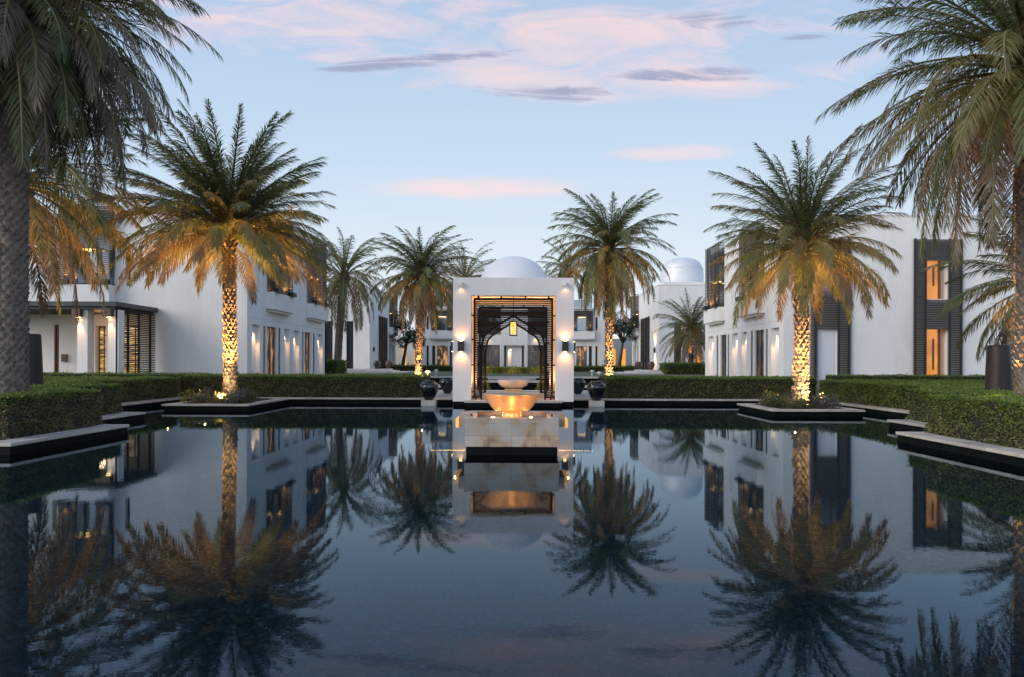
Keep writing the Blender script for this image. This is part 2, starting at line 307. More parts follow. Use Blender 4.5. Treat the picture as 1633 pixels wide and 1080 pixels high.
# ------------------------------------------------------------------ leaves
UPV = np.array([0., 0., 1.])
def leaf_cards(P, Nrm, size, spread=.9, aspect=.55):
    """diamond leaves at points P around normals Nrm"""
    n = len(P); d = Nrm+rng.normal(0, spread, (n, 3)); d /= np.linalg.norm(d, axis=1)[:, None]+1e-9
    r = rng.normal(0, 1, (n, 3)); w = np.cross(d, r); w /= np.linalg.norm(w, axis=1)[:, None]+1e-9
    s = size*rng.uniform(.6, 1.35, (n, 1))
    A = P; B = P+d*s*.5+w*s*aspect*.5; Cc = P+d*s; D = P+d*s*.5-w*s*aspect*.5
    V = np.stack([A, B, Cc, D], 1).reshape(-1, 3); Fq = np.arange(n*4).reshape(-1, 4)
    return V, Fq
def hedge(name, x0, x1, y0, y1, z0, z1, dens, size, label, group='clipped box hedges round the pool', topd=None, faces='WESN', frac=.12, cat='hedge'):
    mb = MB(); g = size*.55
    # bumpy core grid on top, plain sides
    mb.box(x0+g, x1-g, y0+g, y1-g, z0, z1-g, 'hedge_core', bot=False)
    def scatter(n, fx, nrm):
        n = int(n)
        if n < 1: return None
        P = fx(rng.random(n), rng.random(n)); return P, np.tile(np.array(nrm, float), (n, 1))
    A = {}
    td = topd or dens
    bump = lambda x, y: .018*np.sin(x*3.1+y*1.7)+.014*np.sin(x*7.3-y*5.1)+.01*np.sin(y*11+x*2)
    def top(u, v):
        x = x0+(x1-x0)*u; y = y0+(y1-y0)*v; return np.stack([x, y, z1-g*.7+bump(x, y)+rng.normal(0, size*.22, len(u))], 1)
    sets = [(scatter((x1-x0)*(y1-y0)*td, top, (0, 0, 1)), 'hedge_top')]
    H = z1-z0
    def side(ax, c, nrm):
        def fx(u, v):
            z = z0+H*v
            if ax == 'x': y = y0+(y1-y0)*u; return np.stack([c+nrm[0]*(rng.normal(0, size*.3, len(u))-g*.4+bump(y*1.3, z*2)*1.3), y, z], 1)
            x = x0+(x1-x0)*u; return np.stack([x, c+nrm[1]*(rng.normal(0, size*.3, len(u))-g*.4+bump(x*1.3, z*2)*1.3), z], 1)
        L_ = (y1-y0) if ax == 'x' else (x1-x0)
        return scatter(L_*H*dens, fx, nrm)
    for fch, ax, c, nrm in (('W', 'x', x0, (-1, 0, .25)), ('E', 'x', x1, (1, 0, .25)), ('S', 'y', y0, (0, -1, .25)), ('N', 'y', y1, (0, 1, .25))):
        if fch in faces:
            r_ = side(ax, c, nrm)
            if r_ is None: continue
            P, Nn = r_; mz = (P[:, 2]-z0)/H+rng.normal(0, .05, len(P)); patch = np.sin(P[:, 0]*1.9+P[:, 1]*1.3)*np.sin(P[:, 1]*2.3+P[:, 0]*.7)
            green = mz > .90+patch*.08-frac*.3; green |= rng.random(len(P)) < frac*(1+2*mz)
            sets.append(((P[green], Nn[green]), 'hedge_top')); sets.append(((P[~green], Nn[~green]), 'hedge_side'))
    for s_, m_ in sets:
        if s_ is None or len(s_[0]) == 0: continue
        V, Fq = leaf_cards(s_[0], s_[1], size, .75); mb.arr(V, Fq, m_)
        # stray shoots above the clipped line
    for k in range(int((x1-x0)*(y1-y0)*(5 if size < .05 else 2.2))):
        x = rng.uniform(x0+.1, x1-.1); y = rng.uniform(y0+.05, y1-.1) if rng.random() < .5 else y0+.06; h_ = size*rng.uniform(.8, 2.2); t_ = (x+rng.normal(0, .02), y+rng.normal(0, .02), z1+h_)
        mb.tube([(x, y, z1-.06), t_], [.003, .0015], 'rachis', 3)
        P_ = np.array([[x+(t_[0]-x)*q, y+(t_[1]-y)*q, z1-.04+(h_+.04)*q] for q in (.4, .6, .8, .95, 1.0)]); V, Fq = leaf_cards(P_, np.tile(UPV, (5, 1)), size*.8, .9); mb.arr(V, Fq, 'hedge_top')
    return tag(mb.build('hedge', loc=((x0+x1)/2, (y0+y1)/2, z0)), label, cat, group)
HT = .90
hedge('h', -11.6, -8.5, 11.45, 14.15, Z0, HT+.02, 3000, .042, 'nearest clipped hedge block at left beside the thick dark palm trunk', topd=1700, faces='ES', frac=.05)
hedge('h', -15, -10.05, 14.35, 17.6, Z0, HT+.03, 2000, .045, 'second hedge block from the camera on the left pool edge', topd=1100, faces='ES', frac=.1)
hedge('h', -19, -12.5, 17.9, 25.6, Z0, HT+.02, 1400, .055, 'third and deepest hedge block on the left edge, behind the left planter island', topd=600, faces='ES', frac=.12)
hedge('h', -12.45, -3.35, 25.55, 28.2, Z0, HT+.08, 1500, .055, 'long low hedge along the far pool edge, left of the white pavilion', topd=700, faces='S', frac=.15)
hedge('h', 7.95, 11.6, 10.4, 13.1, Z0, HT, 3000, .042, 'nearest clipped hedge block at right with a bare grey patch', topd=1700, faces='WS', frac=.25)
hedge('h', 9.4, 15, 13.3, 16.2, Z0, HT, 2000, .045, 'second hedge block from the camera on the right pool edge', topd=1100, faces='WS', frac=.25)
hedge('h', 11.4, 19, 16.4, 25.4, Z0, HT, 1400, .055, 'third and deepest hedge block on the right edge, behind the right planter island', topd=600, faces='WS', frac=.4)
hedge('h', 3.5, 11.35, 25.4, 28.0, Z0, HT+.06, 1500, .055, 'long low hedge along the far pool edge, right of the white pavilion', topd=700, faces='S', frac=.15)
hedge('h', -24, -13, 29.0, 29.9, Z0, .98, 500, .06, 'low back hedge in front of the dark canopied entrance', topd=500, faces='S', frac=.3)
hedge('h', 14.6, 26, 31.0, 31.9, Z0, .98, 500, .06, 'low back hedge below the louvred screens of the right villa', topd=500, faces='S', frac=.3)

# ------------------------------------------------------------------ palms
UP = np.array([0., 0., 1.])
def frond(mb, base, az, e0, bend, L, nl, lmax, m, twist=0., seg=16, lw=.022, curl=0., dead=False):
    s = np.linspace(0, 1, seg+1); e = e0-bend*s**1.25; e = np.maximum(e, -1.50)
    a = az+curl*s**2
    T = np.stack([np.cos(e)*np.cos(a), np.cos(e)*np.sin(a), np.sin(e)], 1)
    P = np.zeros((seg+1, 3)); P[1:] = np.cumsum((T[1:]+T[:-1])/2, 0)*L/seg; P += base
    S = np.stack([-np.sin(a), np.cos(a), np.zeros_like(a)], 1); Nn = np.cross(T, S)*-1.; Nn = np.where(Nn[:, 2:3] < -.999, -Nn, Nn)
    if twist:
        c_, s_ = np.cos(twist*s)[:, None], np.sin(twist*s)[:, None]; S, Nn = S*c_+Nn*s_, Nn*c_-S*s_
    # rachis: flat-ish triangular tube
    r = (.032*(1-s)**1.1+.004)*(L/3.2)
    V = []; 
    for k, (cx_, cy_) in enumerate(((1.4, .2), (-1.4, .2), (0, -.9))): V.append(P+S*(r*cx_)[:, None]+Nn*(r*cy_)[:, None])
    V = np.stack(V, 1).reshape(-1, 3); Fq = []
    for j in range(seg):
        for i in range(3): i2 = (i+1) % 3; Fq.append((j*3+i, j*3+i2, j*3+3+i2, j*3+3+i))
    mb.arr(V, Fq, 'rachis' if not dead else 'frond_dry')
    # leaflets
    t = np.linspace(.14, .995, nl); t = np.repeat(t, 2); sd = np.tile([1., -1.], nl); t = np.clip(t+rng.normal(0, .004, len(t)), .1, 1)
    x = t*seg; i0 = np.minimum(x.astype(int), seg-1); fr = (x-i0)[:, None]
    Pp = P[i0]*(1-fr)+P[i0+1]*fr; Tt = T[i0]*(1-fr)+T[i0+1]*fr; Ss = S[i0]; Nv = Nn[i0]
    ln = lmax*(np.clip((t-.08)/.22, .25, 1))*(1-.62*np.clip((t-.55)/.45, 0, 1)**1.5)*rng.uniform(.82, 1.12, len(t))
    ph = np.radians(58-34*t+rng.normal(0, 6, len(t)))[:, None]; va = np.radians(rng.normal(24, 13, len(t)))[:, None]
    if dead: va = va-.6
    D = np.cos(ph)*Tt+np.sin(ph)*(Ss*sd[:, None]*np.cos(va)+Nv*np.sin(va)); D /= np.linalg.norm(D, axis=1)[:, None]
    W = np.cross(D, Nv+rng.normal(0, .35, (len(t), 3))); W /= np.linalg.norm(W, axis=1)[:, None]+1e-9
    ln = ln[:, None]; hw = lw*.5*(L/3.2)**.3
    M_ = Pp+D*ln*.5-UP*ln*.03; E_ = Pp+D*ln-UP*ln*(.26 if not dead else .5)
    b = Pp+Nv*.004
    V = np.stack([b-W*hw*.5, b+W*hw*.5, M_+W*hw, M_-W*hw, E_], 1).reshape(-1, 3); n = len(t); k = np.arange(n)[:, None]*5
    kk = len(mb.v); mb.v += list(map(tuple, V)); mi = mb.mi(m)
    q = (k+np.array([0, 1, 2, 3])+kk).tolist(); tt = (k+np.array([3, 2, 4])+kk).tolist()
    mb.f += [tuple(z) for z in q]+[tuple(z) for z in tt]; mb.m += [mi]*(2*n); mb.sm += [False]*(2*n)
def palm(x, y, z0, h, r, R, nf, droop, seed, label, lean=(0, 0), nl=46, lw=.03, bark='bark', rows=.105, dry=.3, fat=1.25, boot=.05, e_lo=-.75, e_hi=1.46, skirt=0, wide=1.0, cell=.135):
    global rng
    rng = np.random.default_rng(seed); rd = random.Random(seed)
    root = empty('date_palm', (x, y, z0), label, 'palm tree', 'date palms round the water garden')
    ax = lambda t: np.array([x+lean[0]*t**1.4, y+lean[1]*t**1.4, z0+h*t])
    rad = lambda t: r*(1.0+.25*max(0, 1-t*6)**2+(.22 if t > .93 else 0)*(t-.93)/.07) * (1-.08*t)
    mb = MB(); K = 28
    mb.tube([ax(k/K) for k in range(K+1)], [rad(k/K)*.93 for k in range(K+1)], bark, 14)
    nr = int(h/rows); nc = max(8, int(2*math.pi*r/cell)); V = []; Fq = []
    for j in range(nr):
        t = (j+.5)/nr; c = ax(t); rr = rad(t); old = 1+.5*max(0, (t-.72)/.28)
        for i in range(nc):
            a = 2*math.pi*(i+.5*(j % 2))/nc+rd.uniform(-.06, .06); da = math.pi/nc*.98; hh = rows*1.0*rd.uniform(.85, 1.15); out = boot*rd.choice((.3, .7, .9, 1, 1.1, 1.4))*rd.uniform(.8, 1.2)*old; hh *= rd.uniform(.8, 1.15)
            def q(aa, rho, zz): return (c[0]+rho*math.cos(aa), c[1]+rho*math.sin(aa), c[2]+zz)
            k = len(V)
            V += [q(a, rr*.95, -hh*.95), q(a+da, rr*.955, -.08*hh), q(a+da*.55, rr+out*.85, hh*.55), q(a-da*.55, rr+out*.85, hh*.55), q(a-da, rr*.955, -.08*hh), q(a, rr+out*.55, -.1*hh), q(a, rr*.9, hh*.5)]
            Fq += [(k, k+1, k+5), (k+1, k+2, k+5), (k+5, k+2, k+3), (k+4, k+5, k+3), (k, k+5, k+4), (k+1, k+6, k+2), (k+2, k+6, k+3), (k+3, k+6, k+4)]
    kk = len(mb.v); mb.v += V; mi = mb.mi(bark); mb.f += [tuple(z+kk for z in f_) for f_ in Fq]; mb.m += [mi]*len(Fq); mb.sm += [False]*len(Fq)
    mb.build('trunk', root)
    cr = MB(); top = ax(1.0)
    # swollen crown base of old leaf stubs
    for k in range(46):
        a = k*2.399; t = k/46; zb = top[2]-.55*(1-t)*min(1, r/.24)*1.2; rr = r*(1.0+.25*math.sin(math.pi*t)); b0 = np.array([top[0]+rr*.7*math.cos(a), top[1]+rr*.7*math.sin(a), zb])
        l_ = .30*r/.24*(.7+.6*rd.random()); d = np.array([math.cos(a)*.75, math.sin(a)*.75, .75]); cr.tube([b0, b0+d*l_*.6, b0+d*l_+UP*.03], [.055*r/.24, .042*r/.24, .02], bark, 5)
    for k in range(nf):
        t = (k+.5)/nf; a = k*2.39996+rd.uniform(-.18, .18)
        e0 = e_hi-(e_hi-e_lo)*t**1.05+rd.uniform(-.12, .12)
        bend = droop*(.78+.55*t)*rd.uniform(.8, 1.2)
        if e0 < .1: bend *= .8
        L = R*1.22*rd.uniform(.80, 1.08)*(1+.16*max(0, 1-t*2.2)-.06*t)*(.85+.15*min(1, t*6))
        b = top+np.array([math.cos(a)*r*.5, math.sin(a)*r*.5, .18*(1-t)-.30*t])*min(1.2, r/.24)
        x_ = rd.random(); m = 'frond_green' if t < .45 else ('frond_olive' if x_ < .65 else 'frond_green')
        if t > 1-dry*.55 and x_ < .7: m = 'frond_dry'
        frond(cr, b, a, e0, bend, L, nl, (.155*R+.05)*wide, m, twist=rd.uniform(-.9, .9), lw=lw, curl=rd.uniform(-.35, .35))
    for k in range(skirt):
        a = rd.uniform(0, 6.28); b = top+np.array([math.cos(a)*r*.8, math.sin(a)*r*.8, -.4])
        frond(cr, b, a, -.5+rd.uniform(-.3, .3), 1.2, R*.62*rd.uniform(.7, 1.1), int(nl*.6), .14*R, 'frond_dry', lw=lw, dead=True)
    cr.build('crown', root)
    return root
def uplamp(x, y, z=Z0, lab='small black uplight at the foot of a palm'):
    e = empty('ground_uplight', (x, y, z), lab, 'garden light')
    mb = MB(); mb.lathe(x, y, [(.045, z), (.045, z+.04), (.06, z+.06), (.06, z+.13)], 'lamp_black', 12); mb.build('housing', e)
    mb = MB(); mb.lathe(x, y, [(.03, z+.131), (.03, z+.133)], 'soft_bulb', 12); mb.build('lens', e)

# left island palm
def py2z(px, py, Y): return PZ(px, py, Y)
P2 = (PX(368, 23.0), 23.0); palm(*P2, Z0, py2z(362, 372, 23)-Z0, .205, 3.3, 132, .98, 3, 'uplit date palm on the left planter island, trunk glowing gold', lean=(-.1, 0), nl=104, lw=.025, dry=.3, skirt=2, e_lo=-.05, boot=.06, rows=.125, cell=.14)
P3 = (PX(1277, 21.0), 21.0); palm(*P3, Z0, py2z(1280, 392, 21)-Z0, .20, 2.65, 102, 1.08, 5, 'uplit date palm on the right planter island, trunk glowing gold', lean=(.05, 0), nl=92, lw=.022, dry=.25, e_lo=-.38, skirt=0, boot=.065, rows=.13, cell=.15)
P1 = (PX(17, 12.6), 12.6); palm(*P1, Z0, py2z(17, 15, 12.6)-Z0, .27, 2.95, 165, 1.45, 8, 'unlit palm with thick grey trunk nearest the camera on the left', nl=96, lw=.019, bark='bark_grey', dry=.7, e_lo=-.60, rows=.085, boot=.03, skirt=6)
P4 = (PX(1645, 13.0), 13.0); palm(*P4, Z0, py2z(1633, 105, 13)-Z0, .25, 3.2, 135, 1.18, 23, 'tall palm at the right edge of the view with long drooping fronds', nl=96, lw=.019, bark='bark_grey', dry=.5, e_lo=-.80, rows=.09, skirt=2)
P5 = (PX(14, 20.0), 20.0); palm(*P5, Z0, py2z(2, 285, 20)-Z0, .24, 3.9, 70, 1.05, 12, 'warmly lit palm half hidden behind the thick left foreground trunk', nl=96, lw=.03, dry=.4)
P6 = (PX(1668, 24.0), 24.0); palm(*P6, Z0, py2z(1668, 445, 24)-Z0, .22, 3.1, 64, .95, 17, 'low palm at far right whose fronds reach in from outside the view', nl=70, lw=.034, dry=.3)
P7 = (PX(538, 54), 54.0); palm(*P7, .62, py2z(545, 440, 54)-.62, .28, 3.9, 60, 1.45, 21, 'unlit palm with curved trunk before the left rear villa', lean=(.5, 0), nl=50, lw=.045, bark='bark_grey', dry=.3)
P8 = (PX(667, 40), 40.0); palm(*P8, Z0, py2z(671, 440, 40)-Z0, .165, 2.85, 100, 1.35, 29, 'slim gold lit palm just left of the white pavilion', lean=(.15, 0), nl=56, lw=.038, dry=.4, skirt=3, boot=.08, rows=.16, cell=.17)
P9 = (PX(971, 36), 36.0); palm(*P9, Z0, py2z(973, 398, 36)-Z0, .18, 3.05, 116, 1.3, 31, 'tall gold lit palm just right of the white pavilion', nl=60, lw=.036, dry=.35, e_lo=-1.0, skirt=3, boot=.08, rows=.16, cell=.17)
P10 = (PX(1102, 57), 57.0); palm(*P10, .62, py2z(1100, 526, 57)-.62, .19, 2.9, 84, 1.0, 37, 'short palm before the right rear villa with the silver dome', nl=34, lw=.045, dry=.3)
P11 = (PX(742, 60), 60.0); palm(*P11, .62, py2z(742, 446, 60)-.62, .25, 3.5, 60, 1.4, 41, 'distant palm whose drooping brown fronds hang beside the pavilion wall', nl=30, lw=.05, dry=.7, e_lo=-1.1)
P12 = (PX(905, 60), 60.0); palm(*P12, .62, py2z(905, 432, 60)-.62, .25, 2.7, 46, 1.3, 43, 'distant palm peeping out from behind the pavilion top at right', nl=30, lw=.05, dry=.5)
rng = np.random.default_rng(99)

# ------------------------------------------------------------------ villas
def panel(mb, ax, c, t, u0, u1, z0, z1, ops, m='plaster', back=False):
    """wall in the plane ax=c, thickness t inward, openings (ua,ub,za,zb) with reveals"""
    us = sorted({u0, u1, *[o[0] for o in ops], *[o[1] for o in ops]}); zs = sorted({z0, z1, *[o[2] for o in ops], *[o[3] for o in ops]})
    pt = (lambda u, z, d: (c+d, u, z)) if ax == 'x' else (lambda u, z, d: (u, c+d, z))
    for i in range(len(us)-1):
        for j in range(len(zs)-1):
            um = (us[i]+us[i+1])/2; zm = (zs[j]+zs[j+1])/2
            if any(o[0] < um < o[1] and o[2] < zm < o[3] for o in ops): continue
            for d in ((0, t) if back else (0,)): mb.quad(pt(us[i], zs[j], d), pt(us[i+1], zs[j], d), pt(us[i+1], zs[j+1], d), pt(us[i], zs[j+1], d), m)
    for ua, ub, za, zb in ops:
        for (a, b_) in (((ua, za), (ua, zb)), ((ub, za), (ub, zb)), ((ua, zb), (ub, zb)), ((ua, za), (ub, za))):
            mb.quad(pt(*a, 0), pt(*b_, 0), pt(*b_, t), pt(*a, t), m)
def pbox(mb, ax, c, s, d0, d1, u0, u1, z0, z1, m):
    """box at depth d0..d1 (positive = into the building, sign s) on wall plane ax=c"""
    if ax == 'x': mb.box(c+s*d0, c+s*d1, u0, u1, z0, z1, m)
    else: mb.box(u0, u1, c+s*d0, c+s*d1, z0, z1, m)
def window(root, ax, c, s, u0, u1, z0, z1, fill='glass', depth=.25, frame=True, fm='black_metal', mull=0):
    w = MB(); fw = .05
    if frame:
        for q in [(u0, u0+fw, z0, z1), (u1-fw, u1, z0, z1), (u0+fw, u1-fw, z1-fw, z1), (u0+fw, u1-fw, z0, z0+fw)]: pbox(w, ax, c, s, depth-.03, depth+.05, *q, fm)
        for k in range(mull):
            u = u0+(u1-u0)*(k+1)/(mull+1); pbox(w, ax, c, s, depth-.02, depth+.04, u-.025, u+.025, z0+fw, z1-fw, fm)
    else: pbox(w, ax, c, s, depth-.01, depth+.03, u0, u0+.02, z0, z1, fm)
    wo = w.build('window', root); p = MB(); pbox(p, ax, c, s, depth+.01, depth+.03, u0+(fw if frame else .021), u1-(fw if frame else 0), z0, z1, fill); p.build('pane', wo)
def screen(root, ax, c, s, u0, u1, z0, z1, holes=(), pitch=.085, th=.045, proud=.12, wood='lattice_wood', posts=(), label=None):
    sl = MB(); n = int((z1-z0)/pitch)
    for k in range(n):
        z = z0+(k+.5)*(z1-z0)/n; iv = [(u0, u1)]
        for ha, hb, hz0, hz1 in holes:
            if hz0 < z < hz1:
                nv = []
                for a, b in iv:
                    if hb <= a or ha >= b: nv.append((a, b)); continue
                    if a < ha: nv.append((a, ha))
                    if b > hb: nv.append((hb, b))
                iv = nv
        for a, b in iv: pbox(sl, ax, c, s, -proud, -proud+.06, a, b, z-th/2, z+th/2, wood)
    e = sl.build('louvre_screen', root)
    if label: e['label'] = label
    f = MB()
    for u in posts: pbox(f, ax, c, s, -proud-.03, -.015, u-.03, u+.03, z0-.02, z1+.03, 'black_metal')
    if posts: f.build('frame', e)
    return e
def bay_upper(root, ax, c, s, u0, u1, glow=6., flip=False, z0=5.25, ztop=9.5, low=7.0, pitch=.1):
    """upper window: tall louvre screen with a lit window hole"""
    w = (u1-u0); ca, cb = u0+w*.27, u1-w*.27
    e_ = screen(root, ax, c, s, u0, u1, z0, ztop, [(ca, cb, z0, low)], pitch=pitch, th=pitch*.52, proud=.36, posts=())
    n_ = int((ztop-z0)/pitch)
    for uu, top_ in ((u0, ztop), (u1-.05, ztop), (ca-.05, low), (cb, low)):
        sd = MB()
        for k in range(n_):
            z = z0+(k+.5)*(ztop-z0)/n_
            if z < top_: pbox(sd, ax, c, s, -.298, -.004, uu, uu+.05, z-pitch*.26, z+pitch*.26, 'lattice_wood')
        sd.build('side_slats', e_)
    fr = MB()
    for uu in (u0+.01, ca-.04, cb, u1-.05): pbox(fr, ax, c, s, -.385, -.361, uu, uu+.04, z0-.02, ztop+.03, 'black_metal')
    fr.build('frame', e_)
    window(root, ax, c, s, u0+.06, u1-.06, z0, 8.9, 'glass', .28)
    for (a, a2) in ((u0+.05, ca-.1), (cb+.1, u1-.05)): b = MB(); pbox(b, ax, c, s, -.62, -.39, a, a2, z0-.02, z0+.2, 'black_metal'); b.build('window_box', root)
    b = MB(); pbox(b, ax, c, s, -.34, .2, ca+.01, cb-.01, low+.02, low+.08, 'plaster_warm'); b.build('window_head', root)
    for (a, a2) in ((u0, ca), (cb, u1)):
        u = (a+a2)/2; p = (c-s*.50, u, z0+.22) if ax == 'x' else (u, c-s*.50, z0+.22); q = (c-s*.36, u, z0+1.2) if ax == 'x' else (u, c-s*.36, z0+1.2)
        spot((p[0], p[1], p[2]), q, glow*14, 70, size=.02)
    for u, du in ((ca+.16, -.12), (cb-.16, .12)):
        p = (c-s*.2, u, z0+.06) if ax == 'x' else (u, c-s*.2, z0+.06); q = (c-s*.2, u+du, z0+1.2) if ax == 'x' else (u+du, c-s*.2, z0+1.2)
        spot(p, q, glow*22, 75, size=.02)
    u = (ca+cb)/2; lm = MB(); pbox(lm, ax, c, s, -.03, .10, ca+.15, cb-.15, low-.03, low+.0, 'soft_bulb'); lm.build('strip_lamp', root)
def balcony(root, ax, c, s, u0, u1, z0=4.3, z1=5.22, out=.42):
    b = MB(); pbox(b, ax, c, s, -out, .0, u0, u1, z0, z1, 'plaster')
    pbox(b, ax, c, s, -out+.12, -.004, u0+.25, u1-.25, z0-.12, z0-.003, 'plaster'); b.build('balcony_box', root, bevel=.01)
def niche(root, ax, c, s, u0, u1, z0, z1, lit=0, depth=.2):
    n_ = MB(); pbox(n_, ax, c, s, depth, depth+.05, u0-.1, u1+.1, z0-.1, z1+.1, 'niche_white'); o = n_.build('niche_back', root)
    if lit:
        u = (u0*.32+u1*.68); p = (c+s*depth*.1, u, z1-.05) if ax == 'x' else (u, c+s*depth*.1, z1-.05)
        spot(p, (p[0]+(s*.10 if ax == 'x' else 0), p[1]+(0 if ax == 'x' else s*.10), z0+1.9), lit*15, 50, (1, .58, .27), .02, .7)
        l = MB(); pbox(l, ax, c, s, depth*.3, depth*.6, u-.06, u+.06, z1-.03, z1-.004, 'lamp_black'); l.build('recess_lamp', root)
def villa(s, X, Y0, label, front_u, front_ops, depth=14.2):
    """side facade in plane x=X (street side), front in plane y=Y0; s=+1 body to +X"""
    root = empty('villa', (X, Y0, Z0), label, 'building', 'white villas along the water garden'); H = 9.1; Zb = .1
    d = lambda a, b, z0, z1: (Y0+a, Y0+b, z0, z1)
    G = 3.4
    nich = [(.6, 1.7, 10), (5.5, 6.4, 6), (7.1, 8.2, 9), (12.2, 13.4, 10)]
    slots = [(2.2, 2.5), (4.5, 4.85), (8.8, 9.1), (11.1, 11.5)]; glz = [(2.75, 4.2), (9.35, 10.6)]
    ops = [d(a, b, Zb+.001, G) for a, b, _ in nich]+[d(a, b, Zb+.001, G) for a, b in slots+glz]
    ups = [(2.7, 5.8), (9.8, 12.9)]
    ops += [d(a+.05, b-.05, 5.25, 8.9) for a, b in ups]+[d(1.35, 1.65, 5.2, 6.7), d(8.1, 8.45, 5.2, 6.7)]
    w = MB(); panel(w, 'x', X, s*.45, Y0, Y0+depth, Zb, H, ops)
    xo = X+s*22
    if s > 0: panel(w, 'y', Y0, .45, X, xo, Zb, H, front_ops)
    else: panel(w, 'y', Y0, .45, xo, X, Zb, H, front_ops)
    w.box(min(X, xo)+.2, max(X, xo), Y0+depth-.3, Y0+depth, Zb, H, 'plaster'); w.box(xo-.15, xo+.15, Y0+.5, Y0+depth-.35, Zb, H, 'plaster')
    w.build('wall', root)
    r = MB(); x0, x1 = sorted((X-s*.03, xo)); r.box(x0, x1, Y0-.03, Y0+.30, H, H+.05, 'plaster'); r.box(*sorted((X-s*.03, X+s*.3)), Y0+.302, Y0+depth, H, H+.05, 'plaster')
    r.box(min(X, xo)+.3, max(X, xo)-.3, Y0+.35, Y0+depth-.3, H-.5, H-.35, 'plaster'); r.build('roof', root)
    jn = MB()
    for a, b in ups:
        m_ = Y0+(a+b)/2; pbox(jn, 'x', X, s, -.002, .001, m_-.008, m_+.008, G+.35, 4.17, 'niche_grey')
    pbox(jn, 'x', X, s, -.002, .001, Y0+.3, Y0+depth-.3, G+.33, G+.345, 'niche_grey'); jn.build('joint_line', root)
    for a, b, l in nich: niche(root, 'x', X, s, Y0+a, Y0+b, Zb, G, l)
    for a, b in slots: window(root, 'x', X, s, Y0+a, Y0+b, Zb, G, 'slot_dark', .04, frame=False)
    for k, (a, b) in enumerate(glz): window(root, 'x', X, s, Y0+a, Y0+b, Zb, G, 'room_warm' if s < 0 else 'room_dim', .14, mull=1)
    for a, b in ((1.35, 1.65), (8.1, 8.45)): niche(root, 'x', X, s, Y0+a, Y0+b, 5.2, 6.7)
    for a, b in ups:
        bay_upper(root, 'x', X, s, Y0+a, Y0+b, 6); balcony(root, 'x', X, s, Y0+a-.15, Y0+b+.25)
    return root
# right villa
YR, XR = 34.95, 13.9
rv = villa(1, XR, YR, 'white two storey villa at right with two tall louvred screens', None,
           [(15.62, 16.62, .101, 3.28), (15.4, 17.2, 4.85, 6.9), (21.2, 22.25, .101, 3.3), (21.2, 22.25, 4.85, 6.82)])
screen(rv, 'y', YR, 1, 15.22, 17.32, .2, 7.9, [(15.62, 16.62, .1, 3.26)], pitch=.09, th=.052, posts=(15.5, 16.68, 17.2))
screen(rv, 'y', YR, 1, 20.5, 23.0, .2, 7.9, [(21.16, 22.28, .1, 3.32), (21.16, 22.28, 4.8, 6.85)], pitch=.09, th=.052, posts=(20.57, 21.1, 22.34, 22.92))
mb = MB(); mb.box(15.62, 16.62, YR+.06, YR+.12, .1, 3.28, 'niche_white'); mb.build('door', rv)
window(rv, 'y', YR, 1, 15.4, 17.2, 4.85, 6.9, 'glass', .3)
for (za, zb) in ((.101, 3.3), (4.85, 6.82)):
    mb = MB(); mb.box(21.2, 22.0, YR+.20, YR+.26, za, zb, 'room_orange'); mb.box(22.001, 22.26, YR+.44, YR+.50, za, zb, 'niche_white'); wo = mb.build('window', rv)
    mb = MB(); mb.box(21.90, 22.0, YR+.12, YR+.195, za, zb, 'brown_wood'); mb.box(21.62, 21.70, YR+.15, YR+.19, za+(zb-za)*.35, za+(zb-za)*.85, 'brown_wood'); mb.build('door_edge', wo)
# left villa
YV, XV = 33.5, -13.0
xl = lambda px: PX(px, YV)
lv = villa(-1, XV, YV, 'white two storey villa at left with dark canopied entrance porch', None,
           [(xl(102), xl(183), 5.25, 8.9), (xl(200), xl(208), 5.2, 6.8), (xl(84), xl(91), 5.2, 6.8), (xl(152), xl(169), .101, 3.25), (xl(188), xl(222), .101, 3.25), (xl(86), xl(94), .101, 3.3)])
bay_upper(lv, 'y', YV, 1, xl(102), xl(183), 6, pitch=.1)
balcony(lv, 'y', YV, 1, xl(96), xl(184), 4.35, 5.22, .55)
for a, b in ((200, 208), (84, 91)): window(lv, 'y', YV, 1, xl(a), xl(b), 5.2, 6.8, 'slot_dark', .3, frame=False)
window(lv, 'y', YV, 1, xl(152), xl(169), .1, 3.25, 'room_shelf', .3, fm='brown_wood', mull=1)
window(lv, 'y', YV, 1, xl(188), xl(222), .1, 3.25, 'room_shelf', .3, mull=2)
window(lv, 'y', YV, 1, xl(86), xl(94), .1, 3.3, 'brown_wood', .1, fm='brown_wood')
mb = MB(); mb.box(xl(100), xl(108), YV-.12, YV-.01, PZ(104, 577, YV), PZ(104, 565, YV), 'brown_wood'); mb.build('wall_box', lv)
